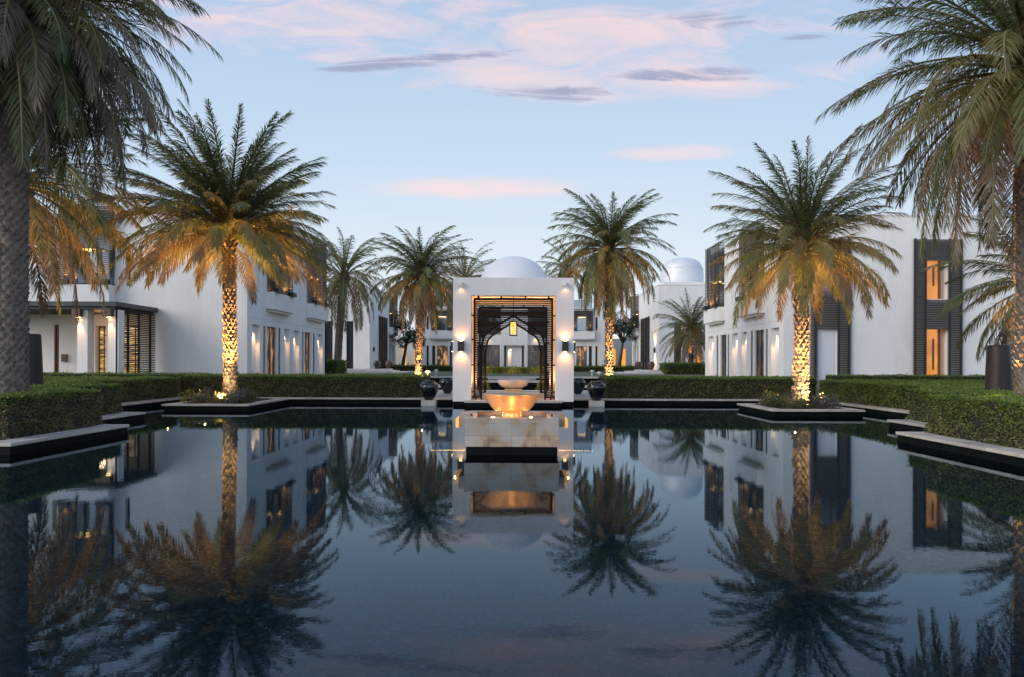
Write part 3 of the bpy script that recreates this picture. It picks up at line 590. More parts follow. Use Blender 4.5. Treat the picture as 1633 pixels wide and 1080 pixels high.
# porch
pe = empty('porch_part', (0, 0, 0)); pe.name = 'porch'; pe.parent = lv; pe.location = -Vector(lv.location); 
def pbuild(mb, name, bevel=0):
    o = mb.build(name, None, bevel=bevel); o.parent = pe; return o
mb = MB(); mb.box(-26, -17.35, 29.9, 33.45, 3.93, 4.13, 'canopy_dark')
for k in range(26): mb.box(-25.9, -17.5, 30.05+k*.13, 30.10+k*.13, 3.80, 3.925, 'canopy_dark')
pbuild(mb, 'canopy')
for px in (123, 172):
    x = PX(px, 30.15); mb = MB(); mb.box(x, x+.46, 30.15, 30.61, .16, 3.79, 'plaster'); pbuild(mb, 'column', .01)
    mb = MB(); mb.box(x-.10, x+.26, 29.90, 30.14, PZ(px, 505, 30), PZ(px, 493, 30), 'brown_wood'); pbuild(mb, 'wall_lamp')
    zt = PZ(px, 506, 30); spot((x+.12, 30.02, zt-.02), (x+.14, 30.12, .5), 75, 60, (1, .52, .2), .03, .8)
    mb = MB(); mb.box(x+.04, x+.2, 29.98, 30.06, zt-.015, zt-.003, 'lamp_bulb'); pbuild(mb, 'lamp_lens')
sl = MB()
for k in range(42):
    z = .25+k*.085; sl.box(-17.46, -17.40, 30.2, 33.3, z, z+.045, 'lattice_dark')
for yy in (30.15, 31.0, 31.9, 32.9): sl.box(-17.5, -17.42, yy, yy+.08, .16, 3.8, 'black_metal')
pbuild(sl, 'side_screen')
point((-19.5, 32.2, 3.3), 22, (1, .6, .3), .3)
mb = MB(); mb.box(-21.9, -20.9, 31.2, 31.9, .55, .62, 'brown_wood')
for a in (-21.85, -20.98):
    for b_ in (31.25, 31.82): mb.box(a, a+.05, b_, b_+.05, Z0, .549, 'brown_wood')
tag(mb.build('low_table', loc=(-21.4, 31.5, Z0)), 'low dark table standing under the entrance canopy at left', 'table')

# rear villas (on the raised terrace)
TZ = .62
mb = MB(); mb.box(-60, 60, 44.3, 200, -.1, TZ, 'ground', bot=False); tag(mb.build('terrace_ground'), kind='structure')
mb = MB()
for x0, x1 in ((-14, -3.2), (3.2, 14), (-3.15, 3.15)): mb.box(x0, x1, 43.9, 44.5, TZ-.1, TZ+.012, 'white_stone')
mb.box(-14, 14, 44.05, 44.28, -.1, TZ-.11, 'pool_tile'); tag(mb.build('terrace_edge'), kind='structure')
def rear(s, X, Y0, label, roofz=8.6):
    root = empty('rear_villa', (X, Y0, TZ), label, 'building', 'rear villas flanking the courtyard'); w = MB(); dep = 14.
    ops = [(Y0+4.2, Y0+8.2, TZ, 6.1), (Y0+10.2, Y0+10.9, TZ, 3.45), (Y0+11.6, Y0+12.2, TZ, 3.45), (Y0+12.6, Y0+13.2, TZ, 3.45), (Y0+10.0, Y0+13.2, 5.3, 7.2)]
    panel(w, 'x', X, s*.4, Y0, Y0+dep, TZ-.2, roofz, ops)
    fo = [(1.4, 2.07), (3.25, 4.0)] if s > 0 else [(1.5, 2.15), (3.4, 4.05)]; fops = [(min(X+s*a, X+s*b), max(X+s*a, X+s*b), TZ, 5.3) for a, b in fo]
    xo = X+s*12
    panel(w, 'y', Y0, .4, min(X, xo), max(X, xo), TZ-.2, roofz, fops, 'plaster_warm' if False else 'plaster')
    w.box(min(X, xo)+.3, max(X, xo), Y0+dep-.3, Y0+dep, TZ, roofz, 'plaster'); w.build('wall', root)
    r = MB(); r.box(*sorted((X-s*.04, xo)), Y0-.04, Y0+.4, roofz, roofz+.07, 'plaster'); r.box(*sorted((X-s*.04, X+s*.4)), Y0+.402, Y0+dep, roofz, roofz+.07, 'plaster'); r.build('roof', root)
    screen(root, 'x', X, s, Y0+4.2, Y0+8.2, TZ, 6.1, pitch=.2, th=.06, posts=(Y0+4.25, Y0+5.6, Y0+6.9, Y0+8.15))
    window(root, 'x', X, s, Y0+4.2, Y0+8.2, TZ, 6.1, 'room_dim', .3, mull=2)
    for a, b in ((10.2, 10.9), (11.6, 12.2), (12.6, 13.2)): window(root, 'x', X, s, Y0+a, Y0+b, TZ, 3.45, 'slot_dark', .06, frame=False)
    bay_upper(root, 'x', X, s, Y0+10, Y0+13.2, 4, z0=5.3, ztop=8.9, low=6.8, pitch=.14); balcony(root, 'x', X, s, Y0+9.7, Y0+13.5, 4.5, 5.28)
    for k, (a, b) in enumerate(fo):
        if s > 0 and k == 1:
            window(root, 'y', Y0, 1, fops[k][0], fops[k][1], 3.3, 5.3, 'brown_wood', .15, fm='lattice_wood'); window(root, 'y', Y0, 1, fops[k][0], fops[k][1], TZ, 3.29, 'room_orange', .15, fm='lattice_wood')
        else: window(root, 'y', Y0, 1, fops[k][0], fops[k][1], TZ, 5.3, 'brown_wood' if s > 0 else 'slot_dark', .15, fm='lattice_wood')
    # double wall lamp on the street facade
    mb = MB(); mb.box(*sorted((X-s*.14, X-s*.01)), Y0+1.5, Y0+1.75, 2.55, 2.95, 'lamp_black'); mb.build('wall_lamp', root)
    if s > 0:
        spot((X-.16, Y0+1.62, 3.0), (X-.02, Y0+1.62, 5), 260, 90, (1, .62, .30)); spot((X-.16, Y0+1.62, 2.5), (X-.02, Y0+1.62, .6), 260, 90, (1, .62, .30))
    return root
rr = rear(1, 13.5, 62.8, 'white rear villa at right topped by a silver stilted dome', 8.7)
mb = MB(); cxd, cyd = PX(1089, 70), 70.5
prof = [(2.15, 8.6), (2.15, 9.9), (2.16, 10.6), (2.10, 11.2), (1.9, 11.7), (1.55, 12.05), (1.0, 12.27), (.4, 12.33), (.01, 12.34)]
mb.lathe(cxd, cyd, prof, 'dome_metal', 48)
for z_ in (9.9, 10.6, 11.2): mb.lathe(cxd, cyd, [(2.165, z_-.02), (2.175, z_), (2.165, z_+.02)], 'dome_metal', 48, caps=False)
mb.build('dome', rr)
mb = MB(); mb.box(14.6, 24, 66, 75, 8.4, 9.4, 'plaster'); mb.build('dome_base', rr)
mb = MB()
for xx, yy, zz, ss in ((18.2, 62.7, 0, 0),): pass
lr = rear(-1, -13.1, 62.8, 'white rear villa at left with tall dark slot windows', 8.6)
# steps in front of the rear villas
for s, nm in ((1, 'right'), (-1, 'left')):
    mb = MB()
    for k, (xa, dz) in enumerate(((8.9, .10), (10.3, .2), (11.4, .30))): mb.box(s*xa, s*20, 55.5+k*.4, 62.7, TZ+dz-.099, TZ+dz+.001, 'white_stone')
    tag(mb.build('entrance_steps', loc=(s*12, 57, TZ)), 'broad white stone entrance steps of the %s rear villa' % nm, 'steps', None)
# centre building
CBY = 80.; root = empty('central_building', (0, CBY, TZ), 'wide white building closing the courtyard behind the pavilion', 'building')
cxp = lambda px: PX(px, CBY)
w = MB(); H1 = 7.9; G = 3.5
ops = []; glz = []; slot = []; lat = []
for sgn in (-1, 1):
    M = (lambda px: px) if sgn < 0 else (lambda px: 1633-px)
    for a, b in ((680, 683.5), (689, 694)): q = sorted((cxp(M(a)), cxp(M(b)))); slot.append((*q, TZ, G))
    for a, b in ((697, 714),): q = sorted((cxp(M(a)), cxp(M(b)))); glz.append((*q, TZ, G))
    q = sorted((cxp(M(717)), cxp(M(721)))); slot.append((*q, TZ, G))
    q = sorted((cxp(M(680)), cxp(M(683.5)))); slot.append((*q, 5.4, 6.9))
    q = sorted((cxp(M(688)), cxp(M(722)))); lat.append((*q, 5.3, 7.6))
    q = sorted((cxp(M(761)), cxp(M(797)))); glz.append((*q, TZ, 3.6)); q2 = sorted((cxp(M(761)), cxp(M(798)))); lat.append((*q2, 4.9, 7.6))
for a, b in ((804, 807.5), (832, 835.5)): slot.append((cxp(a), cxp(b), TZ, G))
nic = [(cxp(810), cxp(815), TZ, G)]
ops = slot+glz+nic+[(a, b, c_, d_) for a, b, c_, d_ in lat]
panel(w, 'y', CBY, .4, cxp(661), cxp(967), TZ-.3, H1, ops)
w.box(cxp(661)+.01, cxp(661)+.3, CBY+.4, CBY+12, TZ, H1, 'plaster'); w.box(cxp(967)-.3, cxp(967)-.01, CBY+.4, CBY+12, TZ, H1, 'plaster')
w.box(cxp(664), cxp(866), CBY+4, CBY+20, TZ, 13.4, 'plaster'); w.box(cxp(866)+.01, cxp(964), CBY+4, CBY+20, TZ, 9.2, 'plaster')
w.build('wall', root)
r = MB(); r.box(cxp(661)-.05, cxp(967)+.05, CBY-.05, CBY+.4, H1, H1+.08, 'plaster'); r.box(cxp(662), cxp(966), CBY+.42, CBY+3.9, H1-.3, H1-.1, 'plaster'); r.build('roof', root)
for q in slot: window(root, 'y', CBY, 1, *q, 'slot_dark', .2, frame=False)
for k, q in enumerate(glz): window(root, 'y', CBY, 1, *q, 'room_warm' if k % 2 == 0 else 'room_dim', .25, mull=1)
for q in nic: niche(root, 'y', CBY, 1, *q, 25)
for k, (a, b, c_, d_) in enumerate(lat):
    if k % 2 == 0: bay_upper(root, 'y', CBY, 1, a, b, 5, z0=c_, ztop=7.85, low=6.9, pitch=.16); balcony(root, 'y', CBY, 1, a-.2, b+.2, 4.3, 5.25, .5)
    else:
        screen(root, 'y', CBY, 1, a, b, c_, 7.85, pitch=.16, th=.06, posts=(a, b), wood='canopy_dark'); window(root, 'y', CBY, 1, a, b, c_, d_, 'glass', .25)
        spot(((a+b)/2, CBY-.25, 4.7), ((a+b)/2, CBY-.05, 3), 40, 70)
tow = MB(); tow.box(cxp(799), cxp(803.5), CBY-.5, CBY-.01, TZ, H1+.0, 'plaster'); tow.box(cxp(836), cxp(841), CBY-.5, CBY-.01, TZ, H1, 'plaster'); tow.box(cxp(803.5)+.005, cxp(836)-.005, CBY-.5, CBY-.01, 3.55, H1, 'plaster'); tow.build('projecting_bay', root)
mb = MB(); mb.lathe(PX(878, 95), 95, [(3.2*math.cos(a), 11.2+2.6*math.sin(a)) for a in [i*math.pi/2/10 for i in range(10)]]+[(.01, 13.8)], 'dome_plaster', 32); tag(mb.build('small_dome'), 'pale distant dome just peeking over the right pavilion shoulder', 'dome')
# link walls with amber doorways between the centre and the rear villas
for s, pa, pb, doors, nm in ((-1, 622, 661, ((642, 648), (659.5, 661)), 'left'), (1, 967, 1012, ((975, 982), (991, 998)), 'right')):
    e = empty('courtyard_wall', (PX((pa+pb)/2, 84), 84, TZ), 'grey link wall with amber doorways at the far %s corner' % nm, 'wall')
    w = MB(); panel(w, 'y', 84, .4, PX(pa, 84), PX(pb, 84), TZ-.2, 4.4, [(PX(a, 84), PX(b, 84), TZ, 3.3) for a, b in doors], 'plaster_warm'); w.box(PX(pa, 84), PX(pb, 84), 83.96, 84.5, 4.4, 4.5, 'plaster_warm'); w.build('wall', e)
    for a, b in doors: d = MB(); d.box(PX(a, 84), PX(b, 84), 84.2, 84.25, TZ, 3.3, 'lit_amber'); d.build('doorway', e)

# ------------------------------------------------------------------ pavilion
PXC = .045; py0 = 24.0; hw, ow = 2.125, 1.49; pv = empty('pavilion', (PXC, py0, Z0), 'white domed pavilion with pointed arch louvre frames in the middle of the pool', 'pavilion')
w = MB(); ZT = 4.5; OZ = 3.87; py1 = 28.4
panel(w, 'y', py0, .42, PXC-hw, PXC+hw, .14, ZT, [(PXC-ow, PXC+ow, .141, OZ)], back=True)
panel(w, 'y', py1, -.42, PXC-hw, PXC+hw, .14, ZT, [(PXC-ow, PXC+ow, .141, OZ)], back=True)
panel(w, 'x', PXC-hw, .42, py0, py1, .14, ZT, [], back=True); panel(w, 'x', PXC+hw, -.42, py0, py1, .14, ZT, [], back=True)
w.quad((PXC-hw, py0, ZT), (PXC+hw, py0, ZT), (PXC+hw, py1, ZT), (PXC-hw, py1, ZT), 'plaster')
w.build('wall', pv)
mb = MB(); mb.box(PXC-hw+.43, PXC+hw-.43, py0+.43, py1-.43, 4.02, 4.1, 'plaster'); mb.build('ceiling', pv)
mb = MB(); mb.lathe(PXC+.02, 26.3, [(1.34, 4.502)]+[(1.32*math.cos(a), 4.50+1.10*math.sin(a)) for a in [i*math.pi/2/12 for i in range(0, 12)]]+[(.01, 5.6)], 'dome_plaster', 56); mb.build('dome', pv)
mb = MB(); mb.box(PXC-hw+.02, PXC+hw-.02, py0+.02, py1-.02, -.14, .139, 'pool_tile'); mb.build('plinth', pv)
mb = MB(); mb.box(PXC-ow+.02, PXC+ow-.02, py0+.0+.01, py1, .142, .20, 'paving'); mb.build('floor', pv)
mb = MB(); mb.box(PXC-1.68, PXC+1.68, 23.35, py0-.002, .13, .195, 'stone_coping'); mb.box(PXC-1.62, PXC+1.62, 23.42, py0-.002, -.14, .129, 'pool_tile'); mb.build('front_step', pv, bevel=.005)
# pointed arch louvre frames
ARCH = [(0, 3.18), (-.18, 3.06), (-.45, 2.90), (-.70, 2.73), (-.90, 2.60), (-1.00, 2.48), (-1.07, 2.34), (-1.10, 2.18), (-1.11, 2.0), (-1.11, .26)]
def arch_half(z):
    if z >= 3.18: return 0
    for (xa, za), (xb, zb) in zip(ARCH, ARCH[1:]):
        if zb <= z <= za: return -(xa+(xb-xa)*(za-z)/(za-zb))
    return 1.11
def louvre(yc, nm):
    fr_ = MB(); W, T, B = 1.41, 3.80, .26
    for sx in (-1, 1):
        fr_.box(PXC+sx*W, PXC+sx*(W-.07), yc-.05, yc+.05, B, T, 'lattice_dark')
        fr_.box(PXC+sx*1.10, PXC+sx*1.185, yc-.06, yc+.06, B, 2.05, 'lattice_dark')
        fr_.box(PXC+sx*(W-.055), PXC+sx*1.165, yc-.045, yc+.045, B, B+.05, 'lattice_dark')
        for z in (.45, 1.4, 2.3, 3.15): fr_.box(PXC+sx*W, PXC+sx*(ow-.002), yc-.03, yc+.03, z, z+.05, 'lattice_dark')
        for u in (W-.08, 1.13): fr_.box(PXC+sx*u-.03, PXC+sx*u+.03, yc-.03, yc+.03, .2, B, 'lattice_dark')
    fr_.box(PXC-W+.055, PXC+W-.055, yc-.05, yc+.05, T-.075, T, 'lattice_dark')
    for u in (-1.25, -.43, .43, 1.25): fr_.box(PXC+u-.03, PXC+u+.03, yc-.03, yc+.03, T, OZ-.001, 'lattice_dark')
    o = fr_.build('louvre_frame', pv)
    a = MB()
    for sx in (-1, 1):
        pts = [(PXC+sx*-x, yc, z) for x, z in ARCH[:9]]
        for (p, q) in zip(pts, pts[1:]):
            d = Vector(q)-Vector(p); n = Vector((-d.z, 0, d.x)).normalized()*.036; n2 = n
            A, B_, C_, D_ = Vector(p)+n, Vector(q)+n2, Vector(q)-n2, Vector(p)-n; f, k = Vector((0, -.055, 0)), Vector((0, .055, 0))
            for t_ in ((A+f, B_+f, C_+f, D_+f), (A+k, B_+k, C_+k, D_+k), (A+f, B_+f, B_+k, A+k), (D_+f, C_+f, C_+k, D_+k)): a.quad(*t_, 'lattice_dark')
    a.build('arch_trim', o)
    s_ = MB(); z = .34
    while z < T-.07:
        h_ = arch_half(z)
        if h_ <= 0: s_.box(PXC-W+.05, PXC+W-.05, yc-.02, yc+.02, z-.018, z+.018, 'lattice_dark')
        else:
            for sx in (-1, 1): s_.box(PXC+sx*(W-.05), PXC+sx*(h_+.01), yc-.02, yc+.02, z-.018, z+.018, 'lattice_dark')
        z += .063
    s_.build('slats', o)
louvre(24.22, 'front'); louvre(28.15, 'back')
# sconces on the piers and on the side walls
def sconce(x, y, z, nx, ny):
    mb = MB()
    if ny: mb.box(x-.11, x+.11, y-.17, y-.02, z-.18, z+.18, 'lamp_black'); mb.box(x-.04, x+.04, y-.02, y, z-.05, z+.05, 'lamp_black'); c_ = (x, y-.095)
    else: mb.box(x+nx*.02, x+nx*.17, y-.11, y+.11, z-.18, z+.18, 'lamp_black'); c_ = (x+nx*.095, y)
    o = mb.build('sconce', pv)
    b_ = MB()
    for sg in (-1, 1): b_.box(c_[0]-.05, c_[0]+.05, c_[1]-.04, c_[1]+.04, *sorted((z+sg*.181, z+sg*.190)), 'lamp_bulb')
    b_.build('bulb', o)
    for sg in (-1, 1): spot((c_[0], c_[1], z+sg*.20), (c_[0]-nx*.11, c_[1]+(.11 if ny else 0), z+sg*.5), 22, 135, (1, .36, .09), .05, .9)
for px in (735.5, 901): sconce(PX(px, py0), py0, PZ(px, 552.5, py0), 0, -1)
sconce(PXC-hw, 25.2, 2.1, -1, 0); sconce(PXC+hw, 25.2, 2.1, 1, 0)
for px in (735, 901):
    x = PX(px, py0); z = PZ(px, 453, py0); mb = MB(); mb.box(x-.05, x+.05, py0-.16, py0-.001, z, z+.06, 'white_paint'); mb.lathe(x, py0-.12, [(.03, z-.08), (.055, z-.07), (.05, z-.001)], 'white_paint', 14); o = mb.build('downlight', pv)
    spot((x, py0-.12, z-.09), (x, py0-.02, z-1), 3.0, 130, (1, .5, .2), .03, .8)
# inside glow
for sx in (-1, 1):
    for yy in (24.7, 27.7): spot((PXC+sx*1.25, yy, .3), (PXC+sx*1.5, yy, 4), 110, 110, (1, .48, .18), .06, .7)
point((PXC, 24.75, 3.97), 8, (1, .45, .15), .012); point((PXC+.9, 26.6, 3.7), 22, (1, .45, .15), .012); point((PXC-.9, 26.6, 3.7), 22, (1, .45, .15), .012)
point((PXC-1.3, 24.1, .5), 2.5, (1, .48, .18), .05); point((PXC+1.3, 24.1, .5), 2.5, (1, .48, .18), .05)
spot((PXC, 24.3, .25), (PXC, 24.35, 4), 25, 120, (1, .48, .18), .06, .7)
# lantern
lx, ly = PXC, 26.0; lt = empty('lantern', (lx, ly, 2.5), 'brass framed amber lantern hanging on a rod inside the pavilion arch', 'lantern')
z1, z0 = PZ(818, 513, ly), PZ(818, 534.5, ly)
mb = MB(); mb.box(lx-.10, lx+.10, ly-.10, ly+.10, z0+.03, z1-.03, 'lantern_glass'); mb.build('glass', lt)
mb = MB()
for a in (-1, 1):
    for b_ in (-1, 1): mb.box(lx+a*.135-.016, lx+a*.135+.016, ly+b_*.135-.016, ly+b_*.135+.016, z0, z1, 'lattice_dark')
mb.box(lx-.15, lx+.15, ly-.15, ly+.15, z1, z1+.03, 'lattice_dark'); mb.box(lx-.15, lx+.15, ly-.15, ly+.15, z0-.03, z0, 'lattice_dark'); mb.build('cage', lt)
mb = MB(); mb.box(lx-.013, lx+.013, ly-.013, ly+.013, z1+.03, 4.02, 'lattice_dark'); mb.build('rod', lt)

# ------------------------------------------------------------------ fountain basin and bowls
bcx_, bcy_ = 0., 12.05
bx0, bx1, by0, by1, bt = -.775, .775, 11.13, 12.95, .595
fb = empty('fountain_block', (0, 12, 0), 'mottled stone fountain block standing in the water before the pavilion', 'fountain')
mb = MB(); rw = .15
mb.box(bx0, bx1, by0, by1, .13, .505, 'basin_stone')
for q in [(bx0, bx1, by0, by0+rw), (bx0, bx1, by1-rw, by1)]: mb.box(*q, .5055, bt, 'basin_stone')
for sx in (-1, 1):
    for (ya, yb) in ((by0+rw+.002, 11.62), (12.2, by1-rw-.002)): mb.box(*sorted((sx*.775, sx*(.775-rw))), ya, yb, .5055, bt, 'basin_stone')
mb.build('stone_body', fb, bevel=.004)
mb = MB(); mb.box(bx0+.03, bx1-.03, by0+.03, by1-.03, -.14, .129, 'pool_tile'); mb.build('base', fb)
for sx in (-1, 1):
    mb = MB(); a, b_ = sorted((sx*.70, sx*.90)); mb.box(a, b_, 11.55, 12.27, .42, .52, 'basin_stone')
    for ya in (11.55, 12.20): mb.box(a, b_, ya, ya+.07, .521, .63, 'basin_stone')
    mb.build('spout', fb, bevel=.004)
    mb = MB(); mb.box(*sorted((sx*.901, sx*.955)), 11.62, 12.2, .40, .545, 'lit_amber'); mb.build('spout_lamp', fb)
    spot((sx*.98, 11.9, .5), (sx*.8, 11.5, .45), 2, 150)
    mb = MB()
    for k in range(26):  # emissive flecks standing in for lit ripples below the spout; no lamp here
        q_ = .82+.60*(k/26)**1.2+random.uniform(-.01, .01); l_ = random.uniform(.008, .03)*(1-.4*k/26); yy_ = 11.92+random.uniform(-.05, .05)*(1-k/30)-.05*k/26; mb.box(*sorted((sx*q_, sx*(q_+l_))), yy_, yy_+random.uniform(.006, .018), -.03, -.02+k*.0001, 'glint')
    mb.box(*sorted((sx*.80, sx*1.46)), 11.85, 12.0, -.045, -.0305, 'pool_tile'); tag(mb.build('ripple_glints', loc=(sx*1.14, 11.9, -.03)), 'amber flecks painted as lit ripples in the water %s of the stone fountain block' % ('right' if sx > 0 else 'left'), 'painted glints')
    spot((sx*.60, 11.45, .515), (sx*.1, 12.0, .85), 13, 140, (1, .42, .12), .03, .8)
for k in range(6): a_ = k*math.pi/3+.5; point((bcx_+.36*math.cos(a_), bcy_+.36*math.sin(a_), .53), 1.0, (1, .44, .12), .05)
for x, y in ((0.35, 12.62), (-.35, 12.62), (.0, 11.45)): spot((x, y, .515), (x*.3, 12.0, .85), 8, 140, (1, .42, .12), .03, .8)
bw = empty('fountain_bowl', (.0, 12.05, .5), 'wide flared bronze bowl on the stone fountain block', 'bowl')
bcx, bcy = 0.0, 12.05
mb = MB(); mb.lathe(bcx, bcy, [(.175, .506), (.165, .60), (.155, .645), (.25, .655), (.32, .68), (.365, .73), (.405, .79), (.45, .86), (.495, .93), (.522, .955), (.515, .965), (.485, .955), (.45, .90), (.2, .75), (.02, .72)], 'bowl_metal', 64); mb.build('bowl', bw)
mb = MB(); mb.lathe(bcx, bcy, [(.478, .942), (.02, .9402)], 'water', 48, caps=False); mb.build('bowl_water', bw)
# second, round bowl behind the pavilion
b2 = empty('round_bowl', (PXC, 31.8, Z0), 'smaller rounded pink stone bowl seen through the pavilion arch', 'bowl')
Yb = 31.8; zr = PZ(818, 606, Yb); rb = 25*Yb/F; zbm = PZ(818, 619, Yb); d_ = zr-zbm
mb = MB(); mb.lathe(PXC+.02, Yb, [(.02, zbm), (rb*.55, zbm), (rb*.80, zbm+d_*.22), (rb*.93, zbm+d_*.5), (rb*.99, zbm+d_*.8), (rb, zr), (rb*.93, zr), (rb*.9, zr-.08), (.02, zr-.1)], 'bowl_stone', 48); mb.build('bowl', b2)
mb = MB(); mb.box(PXC-.38, PXC+.42, Yb-.4, Yb+.4, -.1, zbm-.03, 'stone_coping'); mb.box(PXC-.3, PXC+.34, Yb-.32, Yb+.32, zbm-.029, zbm, 'black_metal'); mb.build('pedestal', b2)
spot((PXC-.9, Yb-1.2, .3), (PXC, Yb, .6), 14, 80); spot((PXC+.9, Yb-1.2, .3), (PXC, Yb, .6), 14, 80); point((PXC, Yb, zr+.15), 1.0)

# ------------------------------------------------------------------ urns
def urn(x, y, z0, h, w, mname, label, grp, ped=None, lug=True):
    e = empty('urn', (x, y, z0), label, 'urn', grp); mb = MB()
    p = [(.18, 0), (.24, .06), (.34, .25), (.44, .46), (.50, .66), (.495, .76), (.44, .86), (.33, .92), (.27, .94), (.26, .97), (.31, 1.0), (.30, 1.01), (.24, 1.0), (.22, .93), (.02, .9)]
    mb.lathe(x, y, [(r_*w, z0+z_*h) for r_, z_ in p], mname, 40); mb.build('body', e)
    if lug:
        mb = MB()
        for k in range(4):
            a = .6+k*math.pi/2; r_ = .43*w; c_ = (x+r_*math.cos(a), y+r_*math.sin(a), z0+.87*h); mb.tube([(c_[0]-.03*math.sin(a), c_[1]+.03*math.cos(a), c_[2]), (c_[0]+.03*math.cos(a), c_[1]+.03*math.sin(a), c_[2]+.03), (c_[0]+.03*math.sin(a), c_[1]-.03*math.cos(a), c_[2])], .012, mname, 6)
        mb.build('lug', e)
    return e
def pedestal(x, y, w, z1, label, m='stone_coping'):
    mb = MB(); mb.box(x-w/2, x+w/2, y-w/2, y+w/2, -.13, z1, m); tag(mb.build('urn_pedestal', loc=(x, y, 0), bevel=.006), label, 'pedestal', 'stone pedestals under the black urns')
for px, yy, nm in ((684.5, 24.0, 'left'), (951.5, 24.0, 'right')):
    x = PX(px, yy); pedestal(x, yy, .50, .19, 'square stone pedestal in the water under the front %s black urn' % nm); urn(x, yy, .19, .67, .69, 'glazed_black', 'glossy black urn on a stone pedestal at front %s of the pavilion' % nm, 'black urns flanking the pavilion')
for px, nm in ((719, 'left'), (918, 'right')):
    x = PX(px, 29.5)+(-.15 if nm == 'left' else .1); urn(x, 29.5, Z0+.008, .68, .68, 'glazed_black', 'glossy black urn half hidden behind the %s side of the pavilion' % nm, 'black urns flanking the pavilion')
for s, pxs, m_ in ((-1, (601, 620), ('glazed_black', 'clay')), (1, (1018, 1038.5), ('clay', 'clay'))):
    for k, px in enumerate(pxs):
        yy = 60.0+(3 if (k == 1) == (s < 0) else 0); x = PX(px, yy); zb = TZ+.30; lb = {(-1, 0): 'dark round urn by the left rear villa door, the outer one', (-1, 1): 'orange lit clay urn by the left rear villa door', (1, 0): 'brown clay urn on the left side of the right rear villa door', (1, 1): 'brown clay urn right of the right rear villa door, under the wall lamp'}[(s, k)]
        mb = MB(); mb.box(x-.35, x+.35, yy-.35, yy+.35, TZ, TZ+.32, 'white_stone'); tag(mb.build('urn_plinth', loc=(x, yy, TZ)), 'stone plinth under the '+lb.split(' rear')[0], 'plinth')
        urn(x, yy, TZ+.32, .72, .66, m_[k], lb, 'urns at the rear villa doors', lug=False)
point((PX(628, 60), 60, 1.2), 14, WARM, .1)

# ------------------------------------------------------------------ tapered drums
def drum(x, y, ztop, w0, w1, label):
    mb = MB(); prof = [(w0/2, Z0), (w0/2*.985, Z0+.4)]+[(w0/2+(w1/2-w0/2)*t, Z0+(ztop-Z0)*t) for t in (.4, .7, .97)]+[(w1/2*.97, ztop), (w1/2*.82, ztop+.005), (w1/2*.80, ztop-.1)]
    mb.lathe(x, y, prof, 'drum_bronze', 40, wob=.01); tag(mb.build('tapered_drum', loc=(x, y, Z0)), label, 'sculpture', 'tall tapered bronze drums')
Yd = 15.2; drum(PX(1592, Yd), Yd, PZ(1590, 551, Yd), 41*Yd/F, 31*Yd/F, 'tall tapered dark bronze drum rising from the hedge at right')
Yd = 16.5; drum(PX(49, Yd), Yd, PZ(49, 533, Yd), 38*Yd/F, 28*Yd/F, 'tall tapered dark drum beside the thick left palm trunk')

# ------------------------------------------------------------------ shrubs and trees
def shrub(x, y, z, r, h, m, label, grp, n=260, size=.05, name='low_shrub'):
    mb = MB(); k = 6
    for i in range(k):
        a = rng.uniform(0, 6.28); mb.tube([(x, y, z-.03), (x+math.cos(a)*r*.5, y+math.sin(a)*r*.5, z+h*.7)], [.008, .004], 'tree_bark', 4)
    u = rng.normal(0, 1, (n, 3)); u /= np.linalg.norm(u, axis=1)[:, None]; u[:, 2] = np.abs(u[:, 2]); rad_ = rng.uniform(.45, 1.05, (n, 1))
    P = np.array([x, y, z])+u*rad_*np.array([r, r, h]); V, Fq = leaf_cards(P, u+UP*.5, size, .6, .5); mb.arr(V, Fq, m)
    return tag(mb.build(name, loc=(x, y, z)), label, 'shrub', grp)
kinds = [('shrub_leaf', 'dark green leafy'), ('shrub_grey', 'grey green'), ('shrub_yellow', 'yellow green'), ('shrub_leaf', 'deep green'), ('shrub_grey', 'dusty')]
for side, (x0, x1, y0, y1, pp) in (('left', (-10.35, -8.55, 21.5, 24.3, P2)), ('right', (7.9, 9.7, 19.95, 22.1, P3))):
    for k in range(26):
        x = rng.uniform(x0, x1); y = rng.uniform(y0, y1)
        if abs(x-pp[0]) < .32 and abs(y-pp[1]) < .4: continue
        m_, w_ = kinds[k % 5]; shrub(x, y, Z0+.02, rng.uniform(.18, .34), rng.uniform(.24, .48), m_, 'small %s plant on the %s planter island under the palm' % (w_, side), 'small plants on the %s planter island' % side, n=300, size=.06)
hedge('h', -19, -12.6, 49.0, 52.0, Z0, 1.62, 260, .12, 'rounded shrub bed at the foot of the curved unlit palm', topd=260, faces='SE', frac=.5)
hedge('h', PX(1062, 55), 21.0, 55.0, 57.5, TZ, 1.50, 260, .11, 'boxy hedge below the short palm at the right rear villa', topd=260, faces='SW', frac=.6)
hedge('h', -13, -5.6, 70.0, 71.6, TZ, 1.15, 200, .14, 'low courtyard hedge before the central building, left of the pavilion', topd=200, faces='S', frac=.6)
hedge('h', 5.6, 13, 70.0, 71.6, TZ, 1.15, 200, .14, 'low courtyard hedge before the central building, right of the pavilion', topd=200, faces='S', frac=.6)
hedge('h', -2.6, 2.7, 52.0, 53.4, TZ+.08, 1.15, 350, .09, 'short yellow lit hedge seen through the pavilion arch', topd=300, faces='S', frac=.9)
for x in (-2, 0, 2): spot((x, 51.2, .8), (x, 52.6, 1.2), 70, 120, (1, .7, .2))
